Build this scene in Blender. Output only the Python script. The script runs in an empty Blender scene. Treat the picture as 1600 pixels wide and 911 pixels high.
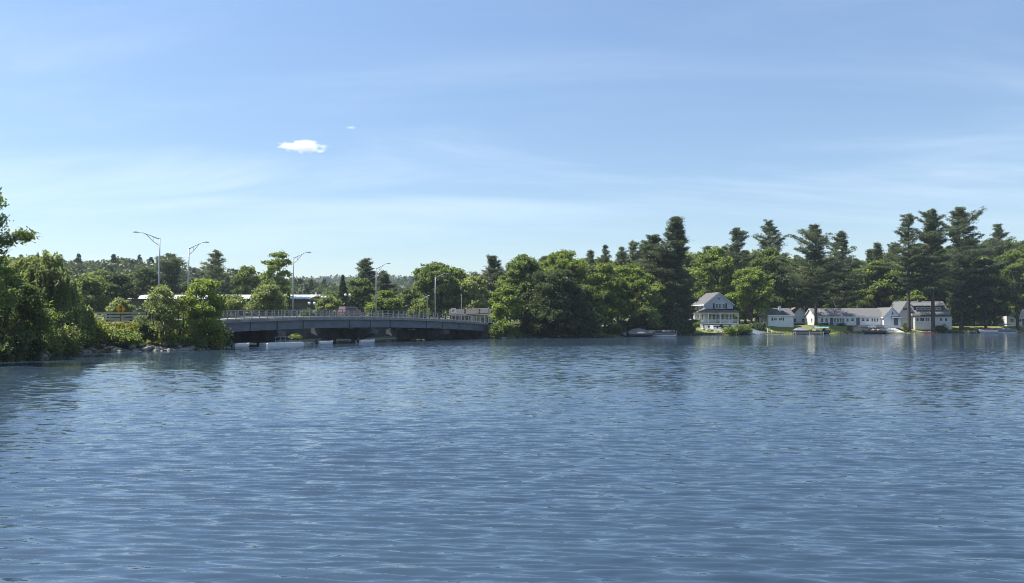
import bpy, math, random
import numpy as np
from mathutils import Vector, Matrix

# ------------------------------------------------------------------ camera, sky, sun, exposure
sc = bpy.context.scene
F, CX, CY, HZ, EYE = 1250.0, 800.0, 455.5, 500.0, 3.5      # photograph's focal length in its pixels, eye height above the water
PITCH = math.atan((HZ - CY) / F)
cam = bpy.data.objects.new("camera", bpy.data.cameras.new("camera"))
sc.collection.objects.link(cam)
cam.location = (0, 0, EYE)
cam.rotation_euler = (math.radians(90) + PITCH, 0, 0)
cam.data.sensor_width = 36.0
cam.data.lens = 36.0 * F / 1600.0
cam.data.clip_start, cam.data.clip_end = 0.2, 12000
sc.camera = cam

SUN_EL, SUN_AZ = math.radians(59), math.radians(-78)        # azimuth clockwise from +Y (the view direction)
world = bpy.data.worlds.new("World"); sc.world = world; world.use_nodes = True
wn, wl = world.node_tree.nodes, world.node_tree.links
wn.clear()
w_out = wn.new("ShaderNodeOutputWorld"); w_bg = wn.new("ShaderNodeBackground")
w_sky = wn.new("ShaderNodeTexSky"); w_sky.sky_type = 'NISHITA'; w_sky.sun_disc = False
w_sky.sun_elevation = SUN_EL; w_sky.sun_rotation = SUN_AZ
w_sky.altitude = 100; w_sky.air_density = 1.0; w_sky.dust_density = 0.35; w_sky.ozone_density = 2.5
w_bg.inputs['Strength'].default_value = 0.083

def wnode(t, **kw):
    n = wn.new(t)
    for k, v in kw.items(): setattr(n, k, v)
    return n
# thin cirrus veils: noise on a flat layer high overhead (direction / height)
geo = wnode("ShaderNodeTexCoord")
sep = wnode("ShaderNodeSeparateXYZ"); wl.new(geo.outputs['Generated'], sep.inputs[0])
mx = wnode("ShaderNodeMath", operation='ADD'); wl.new(sep.outputs['Z'], mx.inputs[0]); mx.inputs[1].default_value = 0.16
dx = wnode("ShaderNodeMath", operation='DIVIDE'); wl.new(sep.outputs['X'], dx.inputs[0]); wl.new(mx.outputs[0], dx.inputs[1])
dy = wnode("ShaderNodeMath", operation='DIVIDE'); wl.new(sep.outputs['Y'], dy.inputs[0]); wl.new(mx.outputs[0], dy.inputs[1])
comb = wnode("ShaderNodeCombineXYZ"); wl.new(dx.outputs[0], comb.inputs[0]); wl.new(dy.outputs[0], comb.inputs[1])
def cirrus(rot, scale, nscale, lo, hi, seed, rough=0.6):
    m = wnode("ShaderNodeMapping"); wl.new(comb.outputs[0], m.inputs['Vector'])
    m.inputs['Rotation'].default_value = (0, 0, math.radians(rot)); m.inputs['Scale'].default_value = scale
    m.inputs['Location'].default_value = (seed, seed * 1.7, 0)
    n = wnode("ShaderNodeTexNoise"); wl.new(m.outputs[0], n.inputs['Vector'])
    n.inputs['Scale'].default_value = nscale; n.inputs['Detail'].default_value = 9; n.inputs['Roughness'].default_value = rough
    n.inputs['Distortion'].default_value = 0.6
    r = wnode("ShaderNodeMapRange", interpolation_type='SMOOTHSTEP'); wl.new(n.outputs['Fac'], r.inputs['Value'])
    r.inputs['From Min'].default_value = lo; r.inputs['From Max'].default_value = hi
    return r.outputs[0]
c1 = cirrus(24, (0.55, 1.6, 1), 0.9, 0.44, 0.80, 3.1)
c2 = cirrus(-20, (0.35, 1.1, 1), 1.0, 0.46, 0.82, 9.2, 0.55)
cadd = wnode("ShaderNodeMath", operation='ADD', use_clamp=True); wl.new(c1, cadd.inputs[0]); wl.new(c2, cadd.inputs[1])
fade = wnode("ShaderNodeMapRange", interpolation_type='SMOOTHSTEP'); wl.new(sep.outputs['Z'], fade.inputs['Value'])
fade.inputs['From Min'].default_value = 0.03; fade.inputs['From Max'].default_value = 0.16
cfd = wnode("ShaderNodeMath", operation='MULTIPLY'); wl.new(cadd.outputs[0], cfd.inputs[0]); wl.new(fade.outputs[0], cfd.inputs[1]); top = wnode("ShaderNodeMapRange", interpolation_type='SMOOTHSTEP'); wl.new(sep.outputs['Z'], top.inputs['Value'])
top.inputs['From Min'].default_value = 0.16; top.inputs['From Max'].default_value = 0.36; top.inputs['To Min'].default_value = 1.0; top.inputs['To Max'].default_value = 0.35
cft = wnode("ShaderNodeMath", operation='MULTIPLY'); wl.new(cfd.outputs[0], cft.inputs[0]); wl.new(top.outputs[0], cft.inputs[1]); cadd = cft
cmul = wnode("ShaderNodeMath", operation='MULTIPLY'); wl.new(cadd.outputs[0], cmul.inputs[0]); cmul.inputs[1].default_value = 0.30
wmix = wnode("ShaderNodeMix", data_type='RGBA'); wl.new(cmul.outputs[0], wmix.inputs[0])
zg = wnode("ShaderNodeMapRange"); wl.new(sep.outputs['Z'], zg.inputs['Value']); zg.inputs['From Min'].default_value = 0.0; zg.inputs['From Max'].default_value = 0.36
zg.inputs['To Min'].default_value = 0.88; zg.inputs['To Max'].default_value = 1.16
zs = wnode("ShaderNodeVectorMath", operation='SCALE'); wl.new(w_sky.outputs[0], zs.inputs[0]); wl.new(zg.outputs[0], zs.inputs['Scale'])
wl.new(zs.outputs[0], wmix.inputs[6]); wmix.inputs[7].default_value = (8.2, 8.9, 9.6, 1)
wl.new(wmix.outputs[2], w_bg.inputs['Color']); wl.new(w_bg.outputs[0], w_out.inputs['Surface'])

sun = bpy.data.objects.new("sun", bpy.data.lights.new("sun", 'SUN'))
sc.collection.objects.link(sun)
sun.data.energy = 4.8; sun.data.angle = math.radians(0.53); sun.data.color = (1.0, 0.97, 0.92)
to_sun = Vector((math.sin(SUN_AZ) * math.cos(SUN_EL), math.cos(SUN_AZ) * math.cos(SUN_EL), math.sin(SUN_EL)))
sun.rotation_euler = to_sun.to_track_quat('Z', 'Y').to_euler()
sc.view_settings.view_transform = 'Standard'; sc.view_settings.look = 'None'
sc.view_settings.exposure = 0.88; sc.view_settings.gamma = 1.0; sc.view_settings.use_curve_mapping = False
cy = sc.cycles
cy.max_bounces = 8; cy.diffuse_bounces = 4; cy.glossy_bounces = 3; cy.transmission_bounces = 5; cy.volume_bounces = 5
cy.transparent_max_bounces = 8; cy.use_denoising = True; cy.use_adaptive_sampling = False; cy.pixel_filter_type = 'BLACKMAN_HARRIS'; cy.filter_width = 1.0; cy.sample_clamp_indirect = 4.0; cy.sample_clamp_direct = 1.6
cy.caustics_reflective = False; cy.caustics_refractive = False

# ------------------------------------------------------------------ helpers
C = sc.collection.objects
def at(px, d):                       # a point at that distance, from its bearing in the photograph
    return ((px - CX) / F * d * math.cos(PITCH), d)
def zat(py, d):                      # height of something seen at that row, at that distance
    return EYE + d * math.tan(PITCH + math.atan((CY - py) / F))
def m_per_px(d): return d / F

def tag(o, label, cat, group=None, kind=None):
    o["label"] = label; o["category"] = cat
    if group: o["group"] = group
    if kind: o["kind"] = kind
    return o
def thing(name, label, cat, loc=(0, 0, 0), rz=0.0, group=None):
    o = bpy.data.objects.new(name, None); C.link(o)
    o.empty_display_size = 0.3
    o.location = loc; o.rotation_euler = (0, 0, rz)
    return tag(o, label, cat, group)
def copy_tree(o, parent=None):
    c = o.copy(); C.link(c); c.parent = parent
    for ch in o.children: copy_tree(ch, c)
    return c

class MB:
    """collects boxes, bars, prisms into ONE mesh"""
    def __init__(s): s.v, s.f = [], []
    def quad(s, a, b, c, d):
        i = len(s.v); s.v += [a, b, c, d]; s.f.append((i, i+1, i+2, i+3)); return s
    def poly(s, pts):
        i = len(s.v); s.v += list(pts); s.f.append(tuple(range(i, i+len(pts)))); return s
    def box(s, x0, x1, y0, y1, z0, z1):
        i = len(s.v)
        s.v += [(x0,y0,z0),(x1,y0,z0),(x1,y1,z0),(x0,y1,z0),(x0,y0,z1),(x1,y0,z1),(x1,y1,z1),(x0,y1,z1)]
        for q in ((0,3,2,1),(4,5,6,7),(0,1,5,4),(1,2,6,5),(2,3,7,6),(3,0,4,7)): s.f.append(tuple(i+k for k in q))
        return s
    def obox(s, c, ax, ay, az):            # oriented box: centre and three half-axes
        i = len(s.v); c, ax, ay, az = map(Vector, (c, ax, ay, az))
        for sz in (-1, 1):
            for sx, sy in ((-1,-1),(1,-1),(1,1),(-1,1)): s.v.append(tuple(c + ax*sx + ay*sy + az*sz))
        for q in ((0,3,2,1),(4,5,6,7),(0,1,5,4),(1,2,6,5),(2,3,7,6),(3,0,4,7)): s.f.append(tuple(i+k for k in q))
        return s
    def bar(s, p, q, r0, r1=None, n=8):
        r1 = r0 if r1 is None else r1
        p, q = Vector(p), Vector(q); d = (q - p)
        if d.length < 1e-6: return s
        d.normalize()
        u = d.cross(Vector((0, 0, 1)) if abs(d.z) < 0.9 else Vector((1, 0, 0))).normalized(); w = d.cross(u)
        i = len(s.v)
        for c, r in ((p, r0), (q, r1)):
            for k in range(n):
                a = 2*math.pi*k/n; s.v.append(tuple(c + u*(r*math.cos(a)) + w*(r*math.sin(a))))
        for k in range(n): s.f.append((i+k, i+(k+1) % n, i+n+(k+1) % n, i+n+k))
        s.f.append(tuple(i+n-1-k for k in range(n))); s.f.append(tuple(i+n+k for k in range(n)))
        return s
    def tube(s, pts, rs, n=7):
        pts = [Vector(p) for p in pts]; i = len(s.v); m = len(pts)
        if not hasattr(rs, '__len__'): rs = [rs]*m
        for k, p in enumerate(pts):
            d = (pts[min(k+1, m-1)] - pts[max(k-1, 0)]).normalized()
            u = d.cross(Vector((0, 0, 1)) if abs(d.z) < 0.9 else Vector((1, 0, 0))).normalized(); w = d.cross(u)
            for j in range(n):
                a = 2*math.pi*j/n; s.v.append(tuple(p + u*(rs[k]*math.cos(a)) + w*(rs[k]*math.sin(a))))
        for k in range(m-1):
            for j in range(n): s.f.append((i+k*n+j, i+k*n+(j+1) % n, i+(k+1)*n+(j+1) % n, i+(k+1)*n+j))
        s.f.append(tuple(i+n-1-j for j in range(n))); s.f.append(tuple(i+(m-1)*n+j for j in range(n)))
        return s
    def loft(s, rings, caps=True):          # rings: equal-length closed loops
        i = len(s.v); n = len(rings[0])
        for r in rings: s.v += [tuple(p) for p in r]
        for k in range(len(rings)-1):
            for j in range(n): s.f.append((i+k*n+j, i+k*n+(j+1) % n, i+(k+1)*n+(j+1) % n, i+(k+1)*n+j))
        if caps:
            s.f.append(tuple(i+n-1-j for j in range(n))); s.f.append(tuple(i+(len(rings)-1)*n+j for j in range(n)))
        return s
    def strip(s, rows):                     # open sheet from rows of points
        i = len(s.v); n = len(rows[0])
        for r in rows: s.v += [tuple(p) for p in r]
        for k in range(len(rows)-1):
            for j in range(n-1): s.f.append((i+k*n+j, i+k*n+j+1, i+(k+1)*n+j+1, i+(k+1)*n+j))
        return s
    def prism_y(s, poly, y0, y1):           # polygon in xz, extruded along y
        n = len(poly); i = len(s.v)
        s.v += [(x, y0, z) for x, z in poly] + [(x, y1, z) for x, z in poly]
        s.f.append(tuple(i+k for k in range(n))); s.f.append(tuple(i+n+n-1-k for k in range(n)))
        for k in range(n): s.f.append((i+k, i+n+k, i+n+(k+1) % n, i+(k+1) % n))
        return s
    def prism_x(s, poly, x0, x1):           # polygon in yz, extruded along x
        n = len(poly); i = len(s.v)
        s.v += [(x0, y, z) for y, z in poly] + [(x1, y, z) for y, z in poly]
        s.f.append(tuple(i+n-1-k for k in range(n))); s.f.append(tuple(i+n+k for k in range(n)))
        for k in range(n): s.f.append((i+k, i+(k+1) % n, i+n+(k+1) % n, i+n+k))
        return s
    def sphere(s, c, rx, ry=None, rz=None, n=10, m=7):
        ry = rx if ry is None else ry; rz = rx if rz is None else rz
        rings = []
        for k in range(m+1):
            t = math.pi*k/m; t = min(max(t, 0.06), math.pi-0.06)
            rings.append([(c[0]+rx*math.sin(t)*math.cos(2*math.pi*j/n), c[1]+ry*math.sin(t)*math.sin(2*math.pi*j/n), c[2]-rz*math.cos(t)) for j in range(n)])
        return s.loft(rings)
    def build(s, name, mat, parent=None, smooth=False, loc=None, bevel=0.0):
        me = bpy.data.meshes.new(name); me.from_pydata(s.v, [], s.f); me.validate(); me.update()
        if smooth: me.polygons.foreach_set('use_smooth', [True]*len(me.polygons))
        me.materials.append(mat)
        o = bpy.data.objects.new(name, me); C.link(o)
        if parent: o.parent = parent
        if loc: o.location = loc
        if bevel:
            b = o.modifiers.new('bevel', 'BEVEL'); b.width = bevel; b.segments = 2; b.limit_method = 'ANGLE'
        return o

# ------------------------------------------------------------------ materials (all procedural)
def mat(name, col, rough=0.7, var=0.25, scale=1.5, metal=0.0, spec=0.4, bump=0.0, detail=6, stretch=(1, 1, 1), col2=None, trans=0.0, coord='Object', lo=0.3, hi=0.7):
    m = bpy.data.materials.new(name); m.use_nodes = True
    n, l = m.node_tree.nodes, m.node_tree.links
    p = n['Principled BSDF']; p.inputs['Roughness'].default_value = rough; p.inputs['Metallic'].default_value = metal
    p.inputs['Specular IOR Level'].default_value = spec
    tc = n.new('ShaderNodeTexCoord'); mp = n.new('ShaderNodeMapping'); mp.inputs['Scale'].default_value = stretch
    l.new(tc.outputs[coord], mp.inputs['Vector'])
    nz = n.new('ShaderNodeTexNoise'); nz.inputs['Scale'].default_value = scale; nz.inputs['Detail'].default_value = detail
    nz.inputs['Roughness'].default_value = 0.62; l.new(mp.outputs[0], nz.inputs['Vector'])
    mr = n.new('ShaderNodeMapRange'); mr.inputs['From Min'].default_value = lo; mr.inputs['From Max'].default_value = hi
    l.new(nz.outputs['Fac'], mr.inputs['Value'])
    mixn = n.new('ShaderNodeMix'); mixn.data_type = 'RGBA'; l.new(mr.outputs[0], mixn.inputs[0])
    a = [c*(1-var) for c in col]; b = [min(1, c*(1+var)) for c in col] if col2 is None else col2
    mixn.inputs[6].default_value = (*a, 1); mixn.inputs[7].default_value = (*b, 1)
    l.new(mixn.outputs[2], p.inputs['Base Color'])
    if bump:
        bp = n.new('ShaderNodeBump'); bp.inputs['Strength'].default_value = bump; bp.inputs['Distance'].default_value = 0.05
        l.new(nz.outputs['Fac'], bp.inputs['Height']); l.new(bp.outputs[0], p.inputs['Normal'])
    return m

def siding(name, col, pitch=0.22):           # horizontal clapboards
    m = mat(name, col, 0.6, 0.06, 2.0)
    n, l = m.node_tree.nodes, m.node_tree.links; p = n['Principled BSDF']
    tc = n.new('ShaderNodeTexCoord'); sp = n.new('ShaderNodeSeparateXYZ'); l.new(tc.outputs['Object'], sp.inputs[0])
    mm = n.new('ShaderNodeMath'); mm.operation = 'DIVIDE'; l.new(sp.outputs['Z'], mm.inputs[0]); mm.inputs[1].default_value = pitch
    fr = n.new('ShaderNodeMath'); fr.operation = 'FRACT'; l.new(mm.outputs[0], fr.inputs[0])
    bp = n.new('ShaderNodeBump'); bp.inputs['Strength'].default_value = 0.5; bp.inputs['Distance'].default_value = 0.04
    l.new(fr.outputs[0], bp.inputs['Height']); l.new(bp.outputs[0], p.inputs['Normal'])
    return m
def shingle(name, col):
    m = mat(name, col, 0.85, 0.22, 3.0)
    n, l = m.node_tree.nodes, m.node_tree.links; p = n['Principled BSDF']
    tc = n.new('ShaderNodeTexCoord'); br = n.new('ShaderNodeTexBrick'); l.new(tc.outputs['Object'], br.inputs['Vector'])
    br.inputs['Scale'].default_value = 3.0; br.inputs['Mortar Size'].default_value = 0.02
    bp = n.new('ShaderNodeBump'); bp.inputs['Strength'].default_value = 0.4; bp.inputs['Distance'].default_value = 0.03
    l.new(br.outputs['Fac'], bp.inputs['Height']); bp.invert = True; l.new(bp.outputs[0], p.inputs['Normal'])
    return m

def leaf_mat(name, col, trans=0.35, spread=0.35, yellow=0.2):
    m = bpy.data.materials.new(name); m.use_nodes = True
    n, l = m.node_tree.nodes, m.node_tree.links; n.clear()
    out = n.new('ShaderNodeOutputMaterial')
    at_ = n.new('ShaderNodeAttribute'); at_.attribute_name = 'tint'
    oi = n.new('ShaderNodeObjectInfo')
    ad = n.new('ShaderNodeMath'); ad.operation = 'MULTIPLY_ADD'; l.new(oi.outputs['Random'], ad.inputs[0]); ad.inputs[1].default_value = 0.3
    l.new(at_.outputs['Fac'], ad.inputs[2])
    sb = n.new('ShaderNodeMath'); sb.operation = 'SUBTRACT'; sb.use_clamp = True; l.new(ad.outputs[0], sb.inputs[0]); sb.inputs[1].default_value = 0.15
    mx_ = n.new('ShaderNodeMix'); mx_.data_type = 'RGBA'; l.new(sb.outputs[0], mx_.inputs[0])
    a = [c*(1-spread) for c in col]; a[2] *= 1.1
    b = [c*(1+spread) for c in col]; b[0] *= 1+yellow; b[2] *= 0.85
    mx_.inputs[6].default_value = (*a, 1); mx_.inputs[7].default_value = (*b, 1)
    d = n.new('ShaderNodeBsdfPrincipled'); d.inputs['Roughness'].default_value = 0.55; d.inputs['Specular IOR Level'].default_value = 0.35
    l.new(mx_.outputs[2], d.inputs['Base Color'])
    t = n.new('ShaderNodeBsdfTranslucent')
    hs = n.new('ShaderNodeHueSaturation'); hs.inputs['Hue'].default_value = 0.495; hs.inputs['Saturation'].default_value = 1.1; hs.inputs['Value'].default_value = 1.35
    l.new(mx_.outputs[2], hs.inputs['Color']); l.new(hs.outputs[0], t.inputs['Color'])
    ms = n.new('ShaderNodeMixShader'); ms.inputs[0].default_value = trans
    l.new(d.outputs[0], ms.inputs[1]); l.new(t.outputs[0], ms.inputs[2]); l.new(ms.outputs[0], out.inputs['Surface'])
    return m

M = {}
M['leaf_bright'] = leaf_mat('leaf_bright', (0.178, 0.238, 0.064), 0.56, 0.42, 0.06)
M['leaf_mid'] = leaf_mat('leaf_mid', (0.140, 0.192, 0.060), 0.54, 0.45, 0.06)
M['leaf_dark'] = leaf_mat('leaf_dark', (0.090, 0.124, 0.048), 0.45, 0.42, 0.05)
M['willow'] = leaf_mat('willow', (0.218, 0.264, 0.098), 0.56, 0.35, 0.05)
M['pine'] = leaf_mat('pine', (0.108, 0.136, 0.068), 0.38, 0.42, 0.04)
M['spruce'] = leaf_mat('spruce', (0.060, 0.095, 0.034), 0.25, 0.3, 0.1)
M['shrub_yellow'] = leaf_mat('shrub_yellow', (0.205, 0.255, 0.056), 0.52, 0.35, 0.08)
M['grass'] = leaf_mat('grass', (0.150, 0.180, 0.040), 0.45)
M['bark'] = mat('bark', (0.085, 0.068, 0.055), 0.9, 0.4, 4, bump=0.5, stretch=(1, 1, 0.25))
M['pine_bark'] = mat('pine_bark', (0.070, 0.055, 0.047), 0.9, 0.4, 5, bump=0.5, stretch=(1, 1, 0.3))
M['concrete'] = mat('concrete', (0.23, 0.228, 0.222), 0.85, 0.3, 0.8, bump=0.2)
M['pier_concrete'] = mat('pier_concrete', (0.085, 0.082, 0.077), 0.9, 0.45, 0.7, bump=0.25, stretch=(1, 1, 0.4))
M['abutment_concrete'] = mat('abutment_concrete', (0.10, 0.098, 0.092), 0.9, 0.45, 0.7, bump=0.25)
M['asphalt'] = mat('asphalt', (0.055, 0.055, 0.058), 0.9, 0.25, 4)
M['sidewalk'] = mat('sidewalk', (0.42, 0.40, 0.36), 0.9, 0.12, 2)
M['girder'] = mat('girder', (0.138, 0.150, 0.176), 0.6, 0.22, 0.6, spec=0.4, stretch=(1, 1, 2))
M['rail'] = mat('rail', (0.19, 0.195, 0.20), 0.6, 0.15, 3, metal=0.1)
M['galv'] = mat('galv', (0.30, 0.315, 0.325), 0.5, 0.12, 4, metal=0.3)
M['weathered_wood'] = mat('weathered_wood', (0.37, 0.36, 0.345), 0.85, 0.3, 3, stretch=(0.3, 0.3, 3))
M['dark_wood'] = mat('dark_wood', (0.05, 0.042, 0.036), 0.85, 0.3, 3)
M['dock_wood'] = mat('dock_wood', (0.40, 0.34, 0.26), 0.85, 0.25, 3)
M['rock'] = mat('rock', (0.25, 0.24, 0.22), 0.9, 0.6, 1.6, bump=0.6)
M['white_siding'] = siding('white_siding', (0.74, 0.74, 0.74))
M['grey_siding'] = siding('grey_siding', (0.50, 0.515, 0.55))
M['tan_siding'] = siding('tan_siding', (0.56, 0.55, 0.52))
M['cream_siding'] = siding('cream_siding', (0.62, 0.65, 0.58))
M['white_paint'] = mat('white_paint', (0.80, 0.80, 0.79), 0.5, 0.04, 3)
M['roof_grey'] = shingle('roof_grey', (0.120, 0.116, 0.116))
M['roof_light'] = shingle('roof_light', (0.150, 0.148, 0.145))
M['roof_shade'] = shingle('roof_shade', (0.009, 0.011, 0.018)); M['roof_shade'].node_tree.nodes['Principled BSDF'].inputs['Specular IOR Level'].default_value = 0.1  # porch front slope: its shade is put into the shingle colour
M['roof_tan'] = shingle('roof_tan', (0.24, 0.18, 0.13))
M['roof_dark'] = shingle('roof_dark', (0.050, 0.048, 0.048))
M['roof_white'] = mat('roof_white', (0.66, 0.67, 0.68), 0.4, 0.04, 0.4)
M['dark_wall'] = mat('dark_wall', (0.090, 0.085, 0.080), 0.8, 0.25, 0.7)
M['brown_wall'] = mat('brown_wall', (0.15, 0.12, 0.10), 0.8, 0.25, 0.7)
M['glass'] = mat('glass', (0.018, 0.022, 0.03), 0.08, 0.2, 1, spec=0.6)
M['dark_trim'] = mat('dark_trim', (0.03, 0.033, 0.042), 0.6, 0.2, 3)
M['blue_door'] = mat('blue_door', (0.05, 0.075, 0.13), 0.5, 0.1, 3)
M['grey_door'] = mat('grey_door', (0.10, 0.10, 0.105), 0.6, 0.1, 3)
M['sign_yellow'] = mat('sign_yellow', (0.80, 0.42, 0.02), 0.4, 0.05, 3)
M['sign_black'] = mat('sign_black', (0.015, 0.015, 0.015), 0.5, 0.1, 3)
M['lens_red'] = mat('lens_red', (0.55, 0.03, 0.02), 0.4, 0.05, 3)
M['lens_amber'] = mat('lens_amber', (0.75, 0.40, 0.03), 0.4, 0.05, 3)
M['lens_green'] = mat('lens_green', (0.03, 0.35, 0.10), 0.4, 0.05, 3)
M['globe'] = mat('globe', (0.85, 0.85, 0.82), 0.25, 0.03, 3)
M['float_white'] = mat('float_white', (0.66, 0.68, 0.70), 0.5, 0.08, 2)
M['hull_dark'] = mat('hull_dark', (0.022, 0.025, 0.034), 0.25, 0.2, 2, spec=0.6)
M['hull_white'] = mat('hull_white', (0.74, 0.74, 0.74), 0.25, 0.04, 2, spec=0.6)
M['tarp'] = mat('tarp', (0.17, 0.168, 0.162), 0.8, 0.18, 2, bump=0.3)
M['tarp_dark'] = mat('tarp_dark', (0.20, 0.20, 0.205), 0.8, 0.18, 2, bump=0.3)
M['canvas_blue'] = mat('canvas_blue', (0.14, 0.30, 0.45), 0.8, 0.12, 2)
M['canvas_grey'] = mat('canvas_grey', (0.24, 0.25, 0.26), 0.8, 0.12, 2)
M['canvas_pink'] = mat('canvas_pink', (0.26, 0.055, 0.105), 0.7, 0.12, 2)
M['seat_tan'] = mat('seat_tan', (0.42, 0.36, 0.30), 0.6, 0.1, 2)
M['aluminium'] = mat('aluminium', (0.55, 0.56, 0.58), 0.35, 0.06, 2, metal=0.7)
M['canoe_red'] = mat('canoe_red', (0.22, 0.06, 0.04), 0.5, 0.15, 2)
M['van_red'] = mat('van_red', (0.21, 0.145, 0.135), 0.35, 0.06, 2, spec=0.6)
M['tyre'] = mat('tyre', (0.02, 0.02, 0.02), 0.9, 0.2, 5)

# ------------------------------------------------------------------ the bridge line and the shoreline
BA = np.array([-37.1, 103.0]); BB = np.array([-4.5, 152.0]); BL = float(np.linalg.norm(BB - BA))
BR = (BB - BA) / BL; BN = np.array([-BR[1], BR[0]]); BW = 13.0      # along, across (away from us), width
def bp(s, w, z): p = BA + BR*s + BN*w; return (float(p[0]), float(p[1]), z)
def deck_z(s): return 3.92 - 0.00082*(s - 24.0)**2

LAKE = [(-120, -90), (-110, 0), (-80, 35), (-58, 55)] + [at(px, d) for px, d in
        ((0, 67), (30, 71), (62, 77), (100, 84), (150, 88.5), (217, 90), (290, 93), (335, 98))] + \
       [bp(-0.5, 0, 0)[:2], bp(-0.5, BW, 0)[:2], (-54, 117), (-57, 126)] + [at(px, d) for px, d in ((345, 133), (440, 140), (500, 147), (580, 156), (650, 165))] + \
       [bp(BL+0.5, BW, 0)[:2], bp(BL+0.5, 0, 0)[:2]] + [at(px, d) for px, d in
        ((775, 151), (850, 156), (940, 163), (1000, 171), (1060, 176), (1110, 184), (1180, 191), (1250, 199.5), (1340, 205), (1420, 211), (1500, 218), (1600, 226))] + \
       [(190, 242), (255, 225), (300, 120), (300, -90)]
LK = np.array(LAKE)
def shore_dist(x, y):                    # >0 on land, <0 over water
    x = np.asarray(x, float); y = np.asarray(y, float)
    best = np.full(x.shape, 1e9); inside = np.zeros(x.shape, bool)
    n = len(LK)
    for i in range(n):
        ax, ay = LK[i]; bx, by = LK[(i+1) % n]
        ex, ey = bx-ax, by-ay
        t = np.clip(((x-ax)*ex + (y-ay)*ey)/(ex*ex+ey*ey), 0, 1)
        best = np.minimum(best, (x-ax-t*ex)**2 + (y-ay-t*ey)**2)
        c = ((ay > y) != (by > y)) & (x < (bx-ax)*(y-ay)/((by-ay) if by != ay else 1e-9) + ax)
        inside ^= c
    d = np.sqrt(best)
    return np.where(inside, -d, d)
ROADPTS = [(-150, 128), (-115, 116), (-85, 106), (-64, 99.5), (-54, 97.6), (-46.5, 97.6), (-41, 99.2), (-37.1, 103.0)]
def sstep(a, b, t): t = np.clip((t-a)/(b-a), 0, 1); return t*t*(3-2*t)
def ground(x, y):
    x = np.asarray(x, float); y = np.asarray(y, float)
    d = shore_dist(x, y)
    left = sstep(-20, -34, x) * sstep(135, 115, y)
    hi = 1.55 + 1.55*left + sstep(140, 185, y)*np.interp(x, [30, 50, 66, 76, 92, 105], [0, 0.12, 0.42, 0.55, 0.5, 0.1]) + 0.6*sstep(20, -5, x)*sstep(125, 140, y); L = 8.5 - 0.5*left
    bank = hi*(0.22*sstep(0, 0.9, d) + 0.78*sstep(0.2, 1.0, d/L))
    h = np.where(d > 0, bank + 0.012*np.clip(d-20, 0, 400), -np.minimum(2.2, 0.35*-d) - 0.02)
    h = h + (d > 0)*(0.06*np.sin(x*0.9+y*0.35)*np.sin(y*0.7-x*0.2))*sstep(0, 3, d)
    # road embankment at both bridge ends
    k = sstep(0, 1, d/1.0)
    h = np.where(d > 0, np.maximum(h, k*(2.4)*sstep(12, 5, np.hypot(x-(-48), (y-106)*1.0))), h)
    p = BA + BR*BL
    s = (x-p[0])*BR[0] + (y-p[1])*BR[1]; w = (x-p[0])*BN[0] + (y-p[1])*BN[1]
    emb = 2.5*sstep(-4, 0.5, s)*sstep(40, 16, s)*sstep(-4.5, 0.0, w)*sstep(BW+6, BW, w)
    h = np.where(d > 0.3, np.maximum(h, emb), h)
    hills = 22*np.exp(-((x+265)/135)**2 - ((y-520)/150)**2) + 80*np.exp(-((x+330)/620)**2 - ((y-1800)/300)**2) \
        + 42*np.exp(-((x+120)/130)**2 - ((y-1150)/170)**2) \
        + 34*np.exp(-((x-420)/420)**2 - ((y-900)/260)**2) + 60*np.exp(-((x-1500)/900)**2 - ((y-1700)/400)**2) + 55*np.exp(-((x+1500)/600)**2 - ((y-1300)/420)**2)
    return h + np.where(d > 0, hills, 0)
def gz(x, y): return float(ground(np.array([x]), np.array([y]))[0])

def np_mesh(name, V, Q, material, smooth=True, attr=None):
    me = bpy.data.meshes.new(name); nv, nf = len(V), len(Q); k = Q.shape[1]
    me.vertices.add(nv); me.vertices.foreach_set('co', np.ascontiguousarray(V, np.float32).ravel())
    me.loops.add(nf*k); me.loops.foreach_set('vertex_index', np.ascontiguousarray(Q, np.int32).ravel())
    me.polygons.add(nf); me.polygons.foreach_set('loop_start', np.arange(0, nf*k, k, dtype=np.int32))
    me.polygons.foreach_set('use_smooth', np.full(nf, smooth))
    if attr is not None:
        a = me.attributes.new('tint', 'FLOAT', 'FACE'); a.data.foreach_set('value', np.ascontiguousarray(attr, np.float32))
    me.update(calc_edges=True); me.materials.append(material)
    return me
def grid_faces(nr, nc):
    i = np.arange((nr-1)*(nc-1)); r, c = i//(nc-1), i % (nc-1); a = r*nc + c
    return np.stack([a, a+1, a+nc+1, a+nc], 1)
def obj(name, me, parent=None):
    o = bpy.data.objects.new(name, me); C.link(o)
    if parent: o.parent = parent
    return o

# ground: one sheet to the horizon, finer where we look
xs = np.concatenate([np.linspace(-2600, -460, 40)[:-1], np.linspace(-460, -125, 56)[:-1], np.arange(-125, 190, 1.5), np.linspace(190, 520, 50)[1:], np.linspace(520, 2600, 38)[1:]])
ys = np.concatenate([np.linspace(-160, 48, 26)[:-1], np.arange(48, 262, 1.5), np.linspace(262, 700, 70)[1:], np.linspace(700, 3200, 70)[1:]])
GX, GY = np.meshgrid(xs, ys)
GZ = ground(GX.ravel(), GY.ravel())
m_ground = mat('ground', (0.075, 0.092, 0.026), 0.95, 0.2, 0.22, bump=0.0, col2=(0.160, 0.165, 0.048), lo=0.35, hi=0.68, detail=10)
g_ = obj('ground', np_mesh('ground', np.stack([GX.ravel(), GY.ravel(), GZ], 1), grid_faces(len(ys), len(xs)), m_ground)); g_['kind'] = 'structure'

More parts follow.
